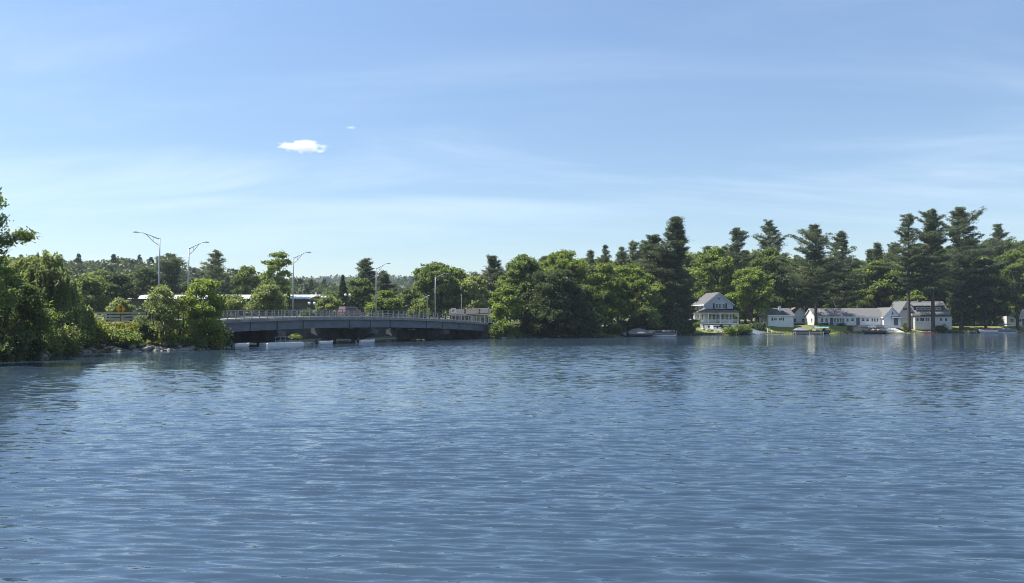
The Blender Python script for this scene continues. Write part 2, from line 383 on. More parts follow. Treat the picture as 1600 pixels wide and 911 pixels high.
def drape(name, pts_fn, nu, nv, material, lift):
    V = np.array([pts_fn(u, v) for u in np.linspace(0, 1, nu) for v in np.linspace(0, 1, nv)])
    z = ground(V[:, 0], V[:, 1]) + lift
    o = obj(name, np_mesh(name, np.column_stack([V, z]), grid_faces(nu, nv), material)); o['kind'] = 'structure'; return o
def patch(pa, pb, da, db):              # a quadrilateral between two bearings
    def fn(u, v):
        a = np.array(at(pa[0], da[0]))*(1-u) + np.array(at(pa[1], da[1]))*u
        b = np.array(at(pb[0], db[0]))*(1-u) + np.array(at(pb[1], db[1]))*u
        return a*(1-v) + b*v
    return fn
m_sand = mat('sand', (0.36, 0.28, 0.19), 0.95, 0.2, 1.2)
m_lawn = mat('lawn', (0.150, 0.185, 0.030), 0.95, 0.2, 0.5, col2=(0.230, 0.230, 0.055), lo=0.3, hi=0.75, detail=10)
drape('lawn', patch((1085, 1090), (1345, 1345), (184, 196), (206.5, 216)), 22, 60, m_lawn, 0.05)
drape('lawn', patch((1400, 1400), (1640, 1640), (211, 219), (231, 240)), 22, 60, m_lawn, 0.05)
drape('beach', patch((1328, 1338), (1412, 1405), (205.2, 213.5), (211.2, 217)), 16, 30, m_sand, 0.09)
drape('beach', patch((1432, 1436), (1480, 1474), (212.6, 215.0), (216.8, 219.0)), 10, 16, m_sand, 0.09)
drape('lawn', patch((905, 915), (985, 985), (161, 172), (170.5, 185)), 20, 30, m_lawn, 0.05)

# water: wind ripples as real waves close by, finer chop in the surface normal
def make_water():
    rng = np.random.default_rng(5)
    ax, ay = 0.0, -8.0
    R = np.concatenate([[4.0], np.geomspace(14.0, 120, 1500), np.geomspace(120, 420, 130)[1:]])
    A = np.linspace(math.radians(-50), math.radians(50), 640)
    RR, AA = np.meshgrid(R, A, indexing='ij')
    X = ax + RR*np.sin(AA); Y = ay + RR*np.cos(AA)
    Z = np.zeros_like(X)
    n = 84
    lam = np.geomspace(0.14, 0.85, n)*rng.uniform(0.93, 1.07, n)
    th = rng.normal(0, 0.15, n) + math.radians(7)
    step = np.maximum(RR*0.0014, 0.02)
    rms = 0.25
    spec = np.where(lam < 0.28, 1.0, (0.28/lam)**1.2)
    sl = rms*np.sqrt(2)*spec/np.sqrt((spec**2).sum())
    for i in range(n):
        k = 2*math.pi/lam[i]
        ph = k*(X*math.sin(th[i]) + Y*math.cos(th[i])) + rng.uniform(0, 6.28)
        ph = ph + 0.9*np.sin(X*0.21*(1+0.3*math.sin(i)) + i*1.3) + 0.7*np.sin(Y*0.17 + X*0.06 + i*2.1)
        att = np.clip((lam[i]/step - 2.6)/3.0, 0, 1)
        w = np.sin(ph); w = w + 0.18*np.cos(2*ph)
        Z += att*sl[i]/k*w
    gust = 0.85 + 0.25*np.sin(X*0.045+1.0+0.6*np.sin(Y*0.06))*np.sin(Y*0.11+0.4*np.sin(X*0.03)) + 0.15*np.sin(X*0.3)*np.sin(Y*0.23)
    d = -shore_dist(X.ravel(), Y.ravel()).reshape(X.shape)
    calm = sstep(0, 4, d)*0.5 + 0.5 - 0.35*sstep(-25, -45, X)*sstep(20, 4, d)*sstep(100, 92, Y)
    Z *= gust*calm
    lane = np.sin(X*0.021 + 0.8*np.sin(Y*0.045)+2.0)*np.sin(Y*0.085 + 1.1*np.sin(X*0.017)) + 0.5*np.sin(Y*0.31+X*0.02)*np.sin(X*0.05+Y*0.05)
    chop = np.clip(1.0 + 0.42*lane, 0.35, 1.6)*(0.62 + 0.38*sstep(14, 55, Y))*(1 - 0.86*sstep(-16, -38, X)*sstep(24, 3, d)*sstep(106, 92, Y))
    me = np_mesh('water', np.stack([X.ravel(), Y.ravel(), Z.ravel()], 1), grid_faces(len(R), len(A)), m_water)
    a = me.attributes.new('chop', 'FLOAT', 'POINT'); a.data.foreach_set('value', chop.astype(np.float32).ravel()); return me
def make_water_mat():
    m = bpy.data.materials.new('water'); m.use_nodes = True
    n, l = m.node_tree.nodes, m.node_tree.links; p = n['Principled BSDF']
    p.inputs['Base Color'].default_value = (0.032, 0.056, 0.086, 1); p.inputs['Roughness'].default_value = 0.06
    p.inputs['IOR'].default_value = 1.70; p.inputs['Specular IOR Level'].default_value = 0.5
    tc = n.new('ShaderNodeTexCoord'); g = n.new('ShaderNodeNewGeometry')
    acc = g.outputs['Normal']
    # wind patches: the chop is stronger in some streaks than in others
    mpw = n.new('ShaderNodeMapping'); mpw.inputs['Scale'].default_value = (0.018, 0.075, 1); l.new(tc.outputs['Object'], mpw.inputs['Vector'])
    nw = n.new('ShaderNodeTexNoise'); nw.inputs['Scale'].default_value = 1; nw.inputs['Detail'].default_value = 4; l.new(mpw.outputs[0], nw.inputs['Vector'])
    wr = n.new('ShaderNodeMapRange'); wr.inputs['From Min'].default_value = 0.32; wr.inputs['From Max'].default_value = 0.66
    wr.inputs['To Min'].default_value = 0.55; wr.inputs['To Max'].default_value = 1.3; l.new(nw.outputs['Fac'], wr.inputs['Value'])
    ca = n.new('ShaderNodeAttribute'); ca.attribute_name = 'chop'
    wm = n.new('ShaderNodeMath'); wm.operation = 'MULTIPLY'; l.new(wr.outputs[0], wm.inputs[0]); l.new(ca.outputs['Fac'], wm.inputs[1]); wr = wm
    for sx, sy, kx, ky, det in ((1.2, 4.6, 0.09, 0.30, 3), (3.2, 13.0, 0.09, 0.26, 3)):
        mp = n.new('ShaderNodeMapping'); mp.inputs['Scale'].default_value = (sx, sy, 1); l.new(tc.outputs['Object'], mp.inputs['Vector'])
        mp.inputs['Rotation'].default_value = (0, 0, math.radians(5))
        nz = n.new('ShaderNodeTexNoise'); nz.inputs['Scale'].default_value = 1; nz.inputs['Detail'].default_value = det; l.new(mp.outputs[0], nz.inputs['Vector'])
        s1 = n.new('ShaderNodeVectorMath'); s1.operation = 'SUBTRACT'; l.new(nz.outputs['Color'], s1.inputs[0]); s1.inputs[1].default_value = (0.5, 0.5, 0.5)
        s2 = n.new('ShaderNodeVectorMath'); s2.operation = 'MULTIPLY'; l.new(s1.outputs[0], s2.inputs[0]); s2.inputs[1].default_value = (kx*2, ky*2, 0)
        s3 = n.new('ShaderNodeVectorMath'); s3.operation = 'SCALE'; l.new(s2.outputs[0], s3.inputs[0]); l.new(wr.outputs[0], s3.inputs['Scale'])
        ad = n.new('ShaderNodeVectorMath'); ad.operation = 'ADD'; l.new(acc, ad.inputs[0]); l.new(s3.outputs[0], ad.inputs[1]); acc = ad.outputs[0]
    nm = n.new('ShaderNodeVectorMath'); nm.operation = 'NORMALIZE'; l.new(acc, nm.inputs[0]); l.new(nm.outputs[0], p.inputs['Normal'])
    return m
m_water = make_water_mat()
w_ = obj('water', make_water()); w_['kind'] = 'structure'

# road: ribbon on the left approach, over the bridge and on to the right
def resample(pts, step):
    P = np.array(pts, float); out = []
    for i in range(len(P)-1):
        p0, p1, p2, p3 = P[max(i-1, 0)], P[i], P[i+1], P[min(i+2, len(P)-1)]
        n = max(2, int(np.linalg.norm(p2-p1)/step))
        for t in np.linspace(0, 1, n, endpoint=False):
            out.append(0.5*((2*p1) + (-p0+p2)*t + (2*p0-5*p1+4*p2-p3)*t*t + (-p0+3*p1-3*p2+p3)*t**3))
    out.append(P[-1]); return np.array(out)
left_line = resample(ROADPTS, 1.5)
def road_line():
    near = [np.array([*p, 3.12 + 0.28*sstep(0.75, 1, i/(len(left_line)-1))]) for i, p in enumerate(left_line)]
    for s in np.arange(1.5, BL, 1.5): near.append(np.array(bp(s, 0, deck_z(s))))
    zb = deck_z(BL)
    for s in np.arange(BL, BL+40, 2.0): near.append(np.array(bp(s, 0, max(zb - 0.035*(s-BL), 1.9))))
    return np.array(near)
RL = road_line()
T = np.gradient(RL[:, :2], axis=0); T /= np.linalg.norm(T, axis=1)[:, None]
NN = np.stack([-T[:, 1], T[:, 0]], 1)
for _ in range(3): NN[1:-1] = (NN[:-2] + NN[1:-1] + NN[2:])/3
NN /= np.linalg.norm(NN, axis=1)[:, None]
def ribbon(name, w0, w1, dz, material, skirt=0.0):
    a = np.column_stack([RL[:, :2] + NN*w0, RL[:, 2] + dz]); b = np.column_stack([RL[:, :2] + NN*w1, RL[:, 2] + dz])
    m = MB(); rows = [[tuple(p), tuple(q)] for p, q in zip(a, b)]
    if skirt: rows = [[(p[0][0], p[0][1], p[0][2]-skirt), *p, (p[1][0], p[1][1], p[1][2]-skirt)] for p in rows]
    m.strip(rows); o = m.build(name, material); o['kind'] = 'structure'; return o
ribbon('road', 0.35, BW-0.35, 0.02, M['asphalt'])
ribbon('sidewalk', 0.5, 2.2, 0.17, M['sidewalk'], 0.16)
ribbon('sidewalk', BW-2.2, BW-0.5, 0.17, M['sidewalk'], 0.16)
m_mark = mat('road_paint', (0.62, 0.48, 0.10), 0.7, 0.1, 3)
ribbon('road_marking', BW/2-0.25, BW/2-0.12, 0.026, m_mark); ribbon('road_marking', BW/2+0.12, BW/2+0.25, 0.026, m_mark)
# embankment fill under the left approach
m = MB(); rows = []
k = len(left_line)
for i in range(k+1):
    p, q = RL[i, :2], RL[i, :2] + NN[i]*BW; z = RL[i, 2] + 0.01
    o1 = p - NN[i]*0.6; o2 = p - NN[i]*5.5
    rows.append([(o2[0], o2[1], min(z-2.4, 0.9)), (o1[0], o1[1], z-0.05), (p[0], p[1], z), (q[0], q[1], z), (q[0]+NN[i][0]*6, q[1]+NN[i][1]*6, 0.6)])
m.strip(rows[:-5]); o = m.build('embankment', m_ground, smooth=True); o['kind'] = 'structure'

# ------------------------------------------------------------------ bridge
BT = np.linspace(0, BL, 40)
bridge = thing('bridge', 'long low steel girder bridge with concrete piers crossing the water', 'bridge', bp(0, 0, 0))
ORG = Vector(bp(0, 0, 0))
def L(p): return tuple(Vector(p) - ORG)
def along(w0, w1, zt, zb, s0=0.0, s1=BL, n=40):     # box section following the camber
    m = MB(); rings = []
    for s in np.linspace(s0, s1, n):
        z = deck_z(s)
        rings.append([L(bp(s, w0, z+zb)), L(bp(s, w1, z+zb)), L(bp(s, w1, z+zt)), L(bp(s, w0, z+zt))])
    m.loft(rings); return m
along(0.0, BW, 0.0, -0.36).build('deck', M['concrete'], bridge)
PIERS = [9.2, 27.6, 45.8]
for k, w in enumerate((0.55, 3.4, 6.4, 9.5, BW-0.55)):
    g = along(w-0.02, w+0.02, -0.362, -1.56)
    for zt, zb, hw in ((-0.362, -0.42, 0.22), (-1.50, -1.56, 0.24)):
        a = along(w-hw, w+hw, zt-0.003, zb-0.003); i0 = len(g.v); g.v += a.v; g.f += [tuple(i0+q for q in f) for f in a.f]
    if k in (0, 4):
        for s in PIERS:                       # splice and bearing stiffeners at the piers
            z = deck_z(s); c = bp(s, w, z-0.96)
            g.obox(L(c), (BR[0]*0.16, BR[1]*0.16, 0), (BN[0]*0.2, BN[1]*0.2, 0), (0, 0, 0.535))
        for s in np.arange(4.6, BL, 9.15):
            if min(abs(s-q) for q in PIERS) < 3: continue
            z = deck_z(s); g.obox(L(bp(s, w, z-0.96)), (BR[0]*0.02, BR[1]*0.02, 0), (BN[0]*0.16, BN[1]*0.16, 0), (0, 0, 0.53))
    g.build('girder', M['girder'], bridge)
for s in PIERS:
    zc = deck_z(s) - 1.80
    def sec(w, z0, z1, t): return [L(bp(s-t, w, z0)), L(bp(s+t, w, z0)), L(bp(s+t, w, z1)), L(bp(s-t, w, z1))]
    m = MB()
    m.loft([sec(-0.35, zc-0.75, zc, 0.7), sec(0.3, zc-0.95, zc, 0.7), sec(2.7, zc-1.65, zc, 0.7), sec(BW-2.7, zc-1.65, zc, 0.7), sec(BW-0.3, zc-0.95, zc, 0.7), sec(BW+0.35, zc-0.75, zc, 0.7)])
    for w in (0.55, 3.4, 6.4, 9.5, BW-0.55):
        m.obox(L(bp(s, w, zc+0.11)), (BR[0]*0.4, BR[1]*0.4, 0), (BN[0]*0.4, BN[1]*0.4, 0), (0, 0, 0.125))
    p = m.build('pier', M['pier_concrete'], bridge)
    m = MB()
    for w0, w1 in ((1.9, 4.3), (BW-4.3, BW-1.9)):
        m.loft([[L(bp(s-0.55, w0, -2)), L(bp(s+0.55, w0, -2)), L(bp(s+0.55, w1, -2)), L(bp(s-0.55, w1, -2))],
                [L(bp(s-0.55, w0, zc-1.6)), L(bp(s+0.55, w0, zc-1.6)), L(bp(s+0.55, w1, zc-1.6)), L(bp(s-0.55, w1, zc-1.6))]])
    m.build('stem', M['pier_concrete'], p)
for s0, s1 in ((-1.6, 0.35), (BL-0.35, BL+1.6)):
    m = MB(); c = bp((s0+s1)/2, BW/2, 0.6); zt = deck_z((s0+s1)/2) - 0.37
    m.obox(L((c[0], c[1], (zt-2.2)/2)), (BR[0]*(s1-s0)/2, BR[1]*(s1-s0)/2, 0), (BN[0]*(BW/2+0.4), BN[1]*(BW/2+0.4), 0), (0, 0, (zt+2.2)/2))
    for w in (-0.9, BW+0.9):
        dirn = -1 if s0 < 0 else 1
        c2 = bp((s0+s1)/2 + dirn*2.2, w, 0)
        m.obox(L((c2[0], c2[1], (zt-2.2)/2-0.1)), (BR[0]*2.6, BR[1]*2.6, 0), (BN[0]*0.3, BN[1]*0.3, 0), (0, 0, (zt+2.2)/2-0.1))
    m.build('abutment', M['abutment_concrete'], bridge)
post_me = None
for w in (0.12, BW-0.12):
    r = MB()
    ss = np.linspace(-1, BL+1.0, 44)
    for zr, rad in ((1.12, 0.05), (0.74, 0.04), (0.40, 0.04)):
        r.tube([L(bp(s, w, deck_z(s)+zr)) for s in ss], rad, 6)
    rl = r.build('railing', M['rail'], bridge)
    for s in np.arange(-0.6, BL+0.6, 1.27):
        if post_me is None:
            m = MB(); m.obox((0, 0, 0.57), (BR[0]*0.05, BR[1]*0.05, 0), (BN[0]*0.06, BN[1]*0.06, 0), (0, 0, 0.575)); m.obox((0, 0, 0.02), (BR[0]*0.12, BR[1]*0.12, 0), (BN[0]*0.1, BN[1]*0.1, 0), (0, 0, 0.02))
            o = m.build('post', M['rail'], rl); post_me = o.data
        else: o = obj('post', post_me, rl)
        o.location = L(bp(s, w, deck_z(s)))

# guard rail along the left approach
gi = [i for i, p in enumerate(left_line) if 120 < 800+F*p[0]/p[1] < 236]
gpts = [RL[i, :2] - NN[i]*0.1 for i in gi]; gzs = [RL[i, 2] for i in gi]
gr = thing('guard_rail', 'weathered three-board guard rail along the road above the bushy bank', 'guard rail', (gpts[0][0], gpts[0][1], gzs[0]-0.3))
go = Vector(gr.location)
for zr in (0.32, 0.68, 1.04):
    m = MB(); rings = []
    for i, p in zip(gi, gpts):
        n_ = NN[i]; z = RL[i, 2] + zr
        a, b = p - n_*0.05, p + n_*0.05
        rings.append([tuple(Vector((a[0], a[1], z-0.1))-go), tuple(Vector((b[0], b[1], z-0.1))-go), tuple(Vector((b[0], b[1], z+0.1))-go), tuple(Vector((a[0], a[1], z+0.1))-go)])
    m.loft(rings).build('rail', M['weathered_wood'], gr)
for i in gi[::2]:
    p = RL[i, :2] + NN[i]*0.08
    m = MB(); m.box(-0.1, 0.1, -0.1, 0.1, -0.6, 1.2); o = m.build('post', M['dark_wood'], gr); o.location = Vector((p[0], p[1], RL[i, 2])) - go
p = RL[gi[-1], :2] - NN[gi[-1]]*0.12
m = MB(); m.box(-0.22, 0.22, -0.2, 0.2, -1.4, 1.22); o = m.build('end_post', M['dark_wood'], gr); o.location = Vector((p[0], p[1], RL[gi[-1], 2])) - go

# dark wall added on the far bank to give the shade under the bridge
wp = resample([at(318, 132.6), at(345, 133.3), at(440, 140.3), at(500, 147.3), at(580, 156.3), at(648, 165.2)], 1.2)
wo = Vector((wp[0][0], wp[0][1], 0)); rngw = np.random.default_rng(3)
rw = thing('shade_wall', 'dark stone wall added along the bank for the shade underneath the bridge', 'wall', wo)
wt = np.gradient(wp, axis=0); wt /= np.linalg.norm(wt, axis=1)[:, None]
m = MB(); rings = []
for p_, t_ in zip(wp, wt):
    nx, ny = -t_[1], t_[0]; j = rngw.uniform(-0.12, 0.12); zt = 2.25 + rngw.uniform(-0.12, 0.12)
    q = [(j, -1.6), (j + 0.25, zt), (1.6, zt), (1.6, -1.6)]
    rings.append([(p_[0]+nx*a-wo.x, p_[1]+ny*a-wo.y, z_) for a, z_ in q])
m.loft(rings).build('wall', mat('shade_stone', (0.060, 0.060, 0.055), 0.9, 0.5, 0.9, bump=0.6), rw)

# dark strip where the land meets the water
m_shore_dark = mat('shore_dark', (0.045, 0.040, 0.032), 0.8, 0.5, 1.5)
def shore_strip(pts):
    P = resample(pts, 0.8); T_ = np.gradient(P, axis=0); T_ /= np.linalg.norm(T_, axis=1)[:, None]; N_ = np.stack([-T_[:, 1], T_[:, 0]], 1)
    r_ = np.random.default_rng(9); w_in = 0.55 + 0.35*r_.random(len(P))
    rows = []
    for q, n_, w in zip(P, N_, w_in):
        a, b, c = q - n_*0.25, q + n_*0.12, q + n_*w
        rows.append([(a[0], a[1], -0.12), (b[0], b[1], 0.16), (c[0], c[1], gz(c[0], c[1]) + 0.04)])
    m = MB(); m.strip(rows); o = m.build('bank', m_shore_dark, smooth=True); o['kind'] = 'structure'
shore_strip([at(px, d) for px, d in ((62, 77), (100, 84), (150, 88.5), (217, 90), (290, 93), (335, 98))])
shore_strip([at(px, d) for px, d in ((775, 151), (850, 156), (940, 163), (1000, 171), (1060, 176), (1110, 184), (1180, 191), (1250, 199.5), (1330, 204.4))])
shore_strip([at(px, d) for px, d in ((1410, 210.5), (1500, 218), (1600, 226), (1640, 229.5))])

# ------------------------------------------------------------------ vegetation builders
def unit(v): return v/np.maximum(np.linalg.norm(v, axis=-1, keepdims=True), 1e-9)
def leaves_mesh(name, cen, size, material, rng, tint, axis=None, aspect=1.6, up=0.35, axis_w=0.0):
    """small leaf-clump faces at the given centres; axis: direction the long side follows"""
    n = len(cen)
    nrm = unit(rng.normal(size=(n, 3)) + np.array([0, 0, up*2]))
    t = rng.normal(size=(n, 3))
    if axis is not None: t = axis*axis_w + t*(1-axis_w)
    t = unit(t - nrm*(t*nrm).sum(1, keepdims=True)); b = np.cross(nrm, t)
    s = (np.asarray(size)*rng.uniform(0.6, 1.35, n))[:, None]
    a_, b_ = t*s*aspect*0.5, b*s*0.5
    fold = nrm*s*rng.uniform(-0.18, 0.18, n)[:, None]
    V = np.stack([cen - a_, cen + b_ - a_*0.15 + fold, cen + a_, cen - b_ + a_*0.15 + fold], 1).reshape(-1, 3)
    Q = np.arange(4*n).reshape(n, 4)
    return np_mesh(name, V, Q, material, smooth=False, attr=np.clip(tint, 0, 1))

def limbs(m, rng, base, targets, r0, lean=0.0):
    for tgt, r in targets:
        b = np.array(base(rng.uniform(0.0, 1.0))); mid = (b + tgt)/2 + rng.normal(size=3)*0.06*np.linalg.norm(tgt-b) + np.array([0, 0, 0.08*np.linalg.norm(tgt-b)])
        m.tube([b, mid, tgt], [r, r*0.62, r*0.22], 6)

def broadleaf(name, H, W, leafmat, seed, clear=0.15, leaf=0.30, density=1.0, droop=0.0, gappy=0.0, nlobe=9, top=0.5, trunk_r=None, stems=1, depth=0.9, lean=(0, 0)):
    """(trunk mesh, crown mesh): lobes of leaf clumps round a trunk with limbs"""
    rng = np.random.default_rng(seed)
    R = W/2; zc0 = clear*H
    lobes = []
    nl_ = int(nlobe*1.9)
    for i in range(nl_):
        u = (i+0.5)/nl_; z = zc0 + (H-zc0)*(0.07 + 0.82*u)
        prof = max(0.22, (1 - abs((u-0.40)/0.74)**2.3))
        a = i*2.4 + rng.uniform(-0.6, 0.6); rr = R*prof*rng.uniform(0.45, 0.86)
        lr = R*rng.uniform(0.20, 0.38)*(0.75+0.35*prof)
        lobes.append((np.array([rr*math.cos(a)+lean[0]*u, rr*math.sin(a)*depth+lean[1]*u, z + rng.normal()*0.03*H]), lr, lr*rng.uniform(0.55, 0.85)))
    lobes.append((np.array([lean[0], lean[1], H-R*0.26]), R*0.34, R*0.26))
    cen, tint, ax = [], [], []
    for c, rx, rz in lobes:
        nc = int(15*density*(rx/1.5)**1.3 + 6)
        d = unit(rng.normal(size=(nc, 3))); d[:, 2] = np.where(d[:, 2] < -0.25, -d[:, 2]*0.7, d[:, 2])
        rad = rng.uniform(0.45, 1.12, nc)**0.6
        cc = c + d*np.stack([rx*rad, rx*rad, rz*rad], 1)
        if gappy: cc = cc[rng.random(nc) > gappy]
        for q in cc:
            cr = rng.uniform(0.32, 0.8)*min(1.0, R*0.24)
            nl = int(rng.uniform(0.7, 1.3)*42*density*(cr/0.6)**1.4*(0.30/leaf)**1.2)
            p = rng.normal(size=(nl, 3))*np.array([cr*0.62, cr*0.62, cr*0.42]) + q
            if droop: p[:, 2] -= np.abs(rng.normal(size=nl))*droop*cr
            cen.append(p); tint.append(np.full(nl, rng.uniform(0.15, 0.85)) + rng.normal(size=nl)*0.14)
    cen = np.concatenate(cen); tint = np.concatenate(tint)
    keep = (cen[:, 2] > 0.15) & (cen[:, 2] < H*1.03); cen, tint = cen[keep], tint[keep]
    crown = leaves_mesh(name + '_crown', cen, leaf, leafmat, rng, tint)
    m = MB(); tr = trunk_r or max(0.09, 0.017*H+0.05)
    for k in range(stems):
        off = rng.normal(size=2)*0.25*(stems > 1); tipx = rng.normal(size=2)*0.06*H*(1 + (stems > 1)*1.5)
        top_ = np.array([tipx[0]+lean[0]*0.8, tipx[1]+lean[1]*0.8, H*0.80])
        pts = [np.array([off[0], off[1], -0.5]), np.array([off[0]*1.0, off[1], 0.06*H]), np.array([off[0]+top_[0]*0.4, off[1]+top_[1]*0.4, H*0.42]), top_]
        f = 1/math.sqrt(stems)
        m.tube(pts, [tr*1.5*f, tr*f, tr*0.62*f, tr*0.14*f], 8)
        def base(t, pts=pts): return pts[1]*(1-t) + pts[2]*t if t < 0.6 else pts[2]*(1-(t-0.6)) + pts[3]*(t-0.6)
        limbs(m, rng, base, [(np.array(c), tr*0.34*f) for c, _, _ in lobes[k::stems]], tr)
    return m, crown

def pine(name, H, R, seed, clear=0.22, leafmat=None, fullness=1.35, dead=True, tuft=0.70, up=0.36, leafw=0.13):
    rng = np.random.default_rng(seed); leafmat = leafmat or M['pine']
    m = MB(); cen, axs, tint, siz = [], [], [], []
    tr = 0.014*H + 0.06
    bend = rng.normal(size=2)*0.022*H
    def stem(z): u = z/H; return np.array([bend[0]*u*u, bend[1]*u*u, z])
    m.tube([stem(-0.6), stem(0.04*H), stem(0.4*H), stem(0.75*H), stem(H*0.985)], [tr*1.45, tr, tr*0.78, tr*0.42, 0.035], 8)
    z = clear*H; side = rng.normal(size=2); side /= np.linalg.norm(side)
    gaps = [(rng.uniform(0.05, 0.85), rng.uniform(0.04, 0.10), rng.uniform(0, 6.28)) for _ in range(3)]
    while z < H*0.985:
        u = (z - clear*H)/(H*(1-clear))
        prof = (1-u**1.6)**0.85*(0.62 + 0.38*min(1, u/0.28))*(1 + 0.20*math.sin(u*13+seed)) + 0.03
        nb = rng.integers(4, 6) if fullness < 1.4 else rng.integers(5, 8); a0 = rng.uniform(0, 6.28)
        for b in range(nb):
            if rng.random() < 0.20/fullness: continue
            a = a0 + b*2*math.pi/nb + rng.normal()*0.22
            Lb = R*prof*rng.uniform(0.42, 1.15)*(1 + 0.16*(math.cos(a)*side[0]+math.sin(a)*side[1]))
            if u < 0.18 and rng.random() < 0.35: Lb *= 0.5
            for gu, gw, ga in gaps:
                if abs(u-gu) < gw and math.cos(a-ga) > -0.1: Lb *= 0.55
            if Lb < 0.25: Lb = 0.25
            elev = -0.12 + up*(0.30+1.7*u**1.3) + rng.normal()*0.13
            dirh = np.array([math.cos(a), math.sin(a), 0.0]); lat = np.array([-dirh[1], dirh[0], 0])
            p0 = stem(min(H*0.98, z + rng.normal()*0.30*H/25))
            def bpnt(t): return p0 + dirh*(Lb*t) + np.array([0, 0, Lb*(elev*t + 0.20*t*t)])
            m.tube([p0, bpnt(0.5), bpnt(0.97)], [max(0.02, tr*0.26*(1-u*0.6)), max(0.015, tr*0.15), 0.012], 4)
            nt = max(4, int((0.6+0.4*fullness)*(4.8*Lb + 3)))
            ts = 1 - rng.random(nt)**1.25*0.72
            brt = rng.uniform(0.25, 0.75)
            for t in ts:
                q = bpnt(t) + lat*rng.normal()*0.20*Lb*(0.35+0.65*(1-abs(t-0.6))) + np.array([0, 0, rng.normal()*0.05])
                nl = rng.integers(8, 13)
                p = q + rng.normal(size=(nl, 3))*np.array([0.32, 0.32, 0.13])
                d = dirh*0.75 + lat*(rng.normal(size=(nl, 1))*0.55) + np.array([0, 0, 0.34])
                cen.append(p); axs.append(d + rng.normal(size=(nl, 3))*0.28)
                tint.append(np.full(nl, brt + rng.normal()*0.12) + rng.normal(size=nl)*0.1)
        z += rng.uniform(0.45, 1.15)*H/25*(1.0 - 0.30*u)/(0.55+0.45*fullness)
    # leader tuft
    q = stem(H*0.985); nl = 30
    cen.append(q + rng.normal(size=(nl, 3))*np.array([0.12, 0.12, 0.3])); axs.append(np.tile([0, 0, 1.0], (nl, 1)) + rng.normal(size=(nl, 3))*0.5); tint.append(np.full(nl, 0.5))
    if dead:
        for k in range(9):
            zz = H*rng.uniform(0.04, clear+0.05); a = rng.uniform(0, 6.28); l_ = R*rng.uniform(0.15, 0.45)
            m.bar(stem(zz), stem(zz) + np.array([math.cos(a)*l_, math.sin(a)*l_, rng.uniform(-0.1, 0.2)*l_]), 0.03, 0.012, 4)
    cen = np.concatenate(cen); axs = unit(np.concatenate(axs)); tint = np.concatenate(tint)
    crown = leaves_mesh(name + '_crown', cen, leafw, leafmat, rng, tint, axis=axs, aspect=tuft/leafw, up=0.5, axis_w=0.85)
    return m, crown

def spruce(name, H, R, seed, leafmat):
    rng = np.random.default_rng(seed); n = int(900*H*R/8)
    u = rng.random(n)**1.4; a = rng.uniform(0, 6.28, n)
    rr = R*(1-u)**0.85*(0.62+0.38*np.abs(np.sin(u*H*2.6+0.3*np.sin(a*3))))*rng.uniform(0.55, 1.05, n)
    cen = np.stack([rr*np.cos(a), rr*np.sin(a), 0.25 + u*(H-0.25) - rr*0.12], 1)
    axs = unit(np.stack([np.cos(a), np.sin(a), np.full(n, 0.35)], 1))
    crown = leaves_mesh(name + '_crown', cen, 0.26, leafmat, rng, rng.normal(0.5, 0.2, n), axis=axs, aspect=2.4, up=0.36, axis_w=0.75)
    m = MB(); m.tube([(0, 0, -0.4), (0, 0, H*0.5), (0, 0, H*0.97)], [0.02*H, 0.012*H, 0.02], 7)
    return m, crown

def willow(name, H, W, seed, leafmat, strands=420, skirt=0.08, leaf=0.17):
    rng = np.random.default_rng(seed); R = W/2
    m = MB(); tr = 0.035*H
    fork = np.array([0, 0, H*0.28]); m.tube([(0.0, 0, -0.8), (0.05, 0, H*0.12), fork], [tr*1.4, tr, tr*0.85], 8)
    heads = []
    for k in range(12):
        a = k*2.4; rr = R*rng.uniform(0.15, 0.72); tip = np.array([rr*math.cos(a), rr*math.sin(a), H*(0.88 - 0.42*(rr/(0.72*R))**1.5)])
        m.tube([fork, fork*0.4+tip*0.6+np.array([0, 0, 0.08*H]), tip], [tr*0.5, tr*0.3, tr*0.07], 6); heads.append((tip, R*rng.uniform(0.30, 0.42)))
    cen, axs, tint = [], [], []
    for s in range(strands):
        h, hr = heads[rng.integers(len(heads))]
        d = unit(rng.normal(size=3)); d[2] = abs(d[2])
        st = h + d*np.array([hr, hr, hr*0.8])*rng.uniform(0.5, 1.0)
        out = np.array([st[0], st[1], 0.0]); out = out/max(np.linalg.norm(out), 0.2)
        rr = np.hypot(st[0], st[1])/R
        ln = min(st[2] - skirt*H, H*rng.uniform(0.12, 0.22 + 0.40*min(1, rr)))
        n = max(6, int(ln/0.075)); t = np.linspace(0, 1, n)
        x = st[None, :] + out[None, :]*(0.30*np.sqrt(t)*min(1.2, ln*0.35))[:, None]
        x[:, 2] -= ln*t**1.25
        x = x + rng.normal(size=(n, 3))*np.array([0.09, 0.09, 0.05])
        cen.append(x); axs.append(np.tile([out[0]*0.25, out[1]*0.25, -1.0], (n, 1)) + rng.normal(size=(n, 3))*0.35)
        tint.append(np.full(n, rng.uniform(0.15, 0.85)) + rng.normal(size=n)*0.12)
    cen = np.concatenate(cen); axs = unit(np.concatenate(axs)); tint = np.concatenate(tint)
    keep = cen[:, 2] > 0.05
    crown = leaves_mesh(name + '_crown', cen[keep], leaf, leafmat, rng, tint[keep], axis=axs[keep], aspect=2.3, up=0.1, axis_w=0.8)
    return m, crown

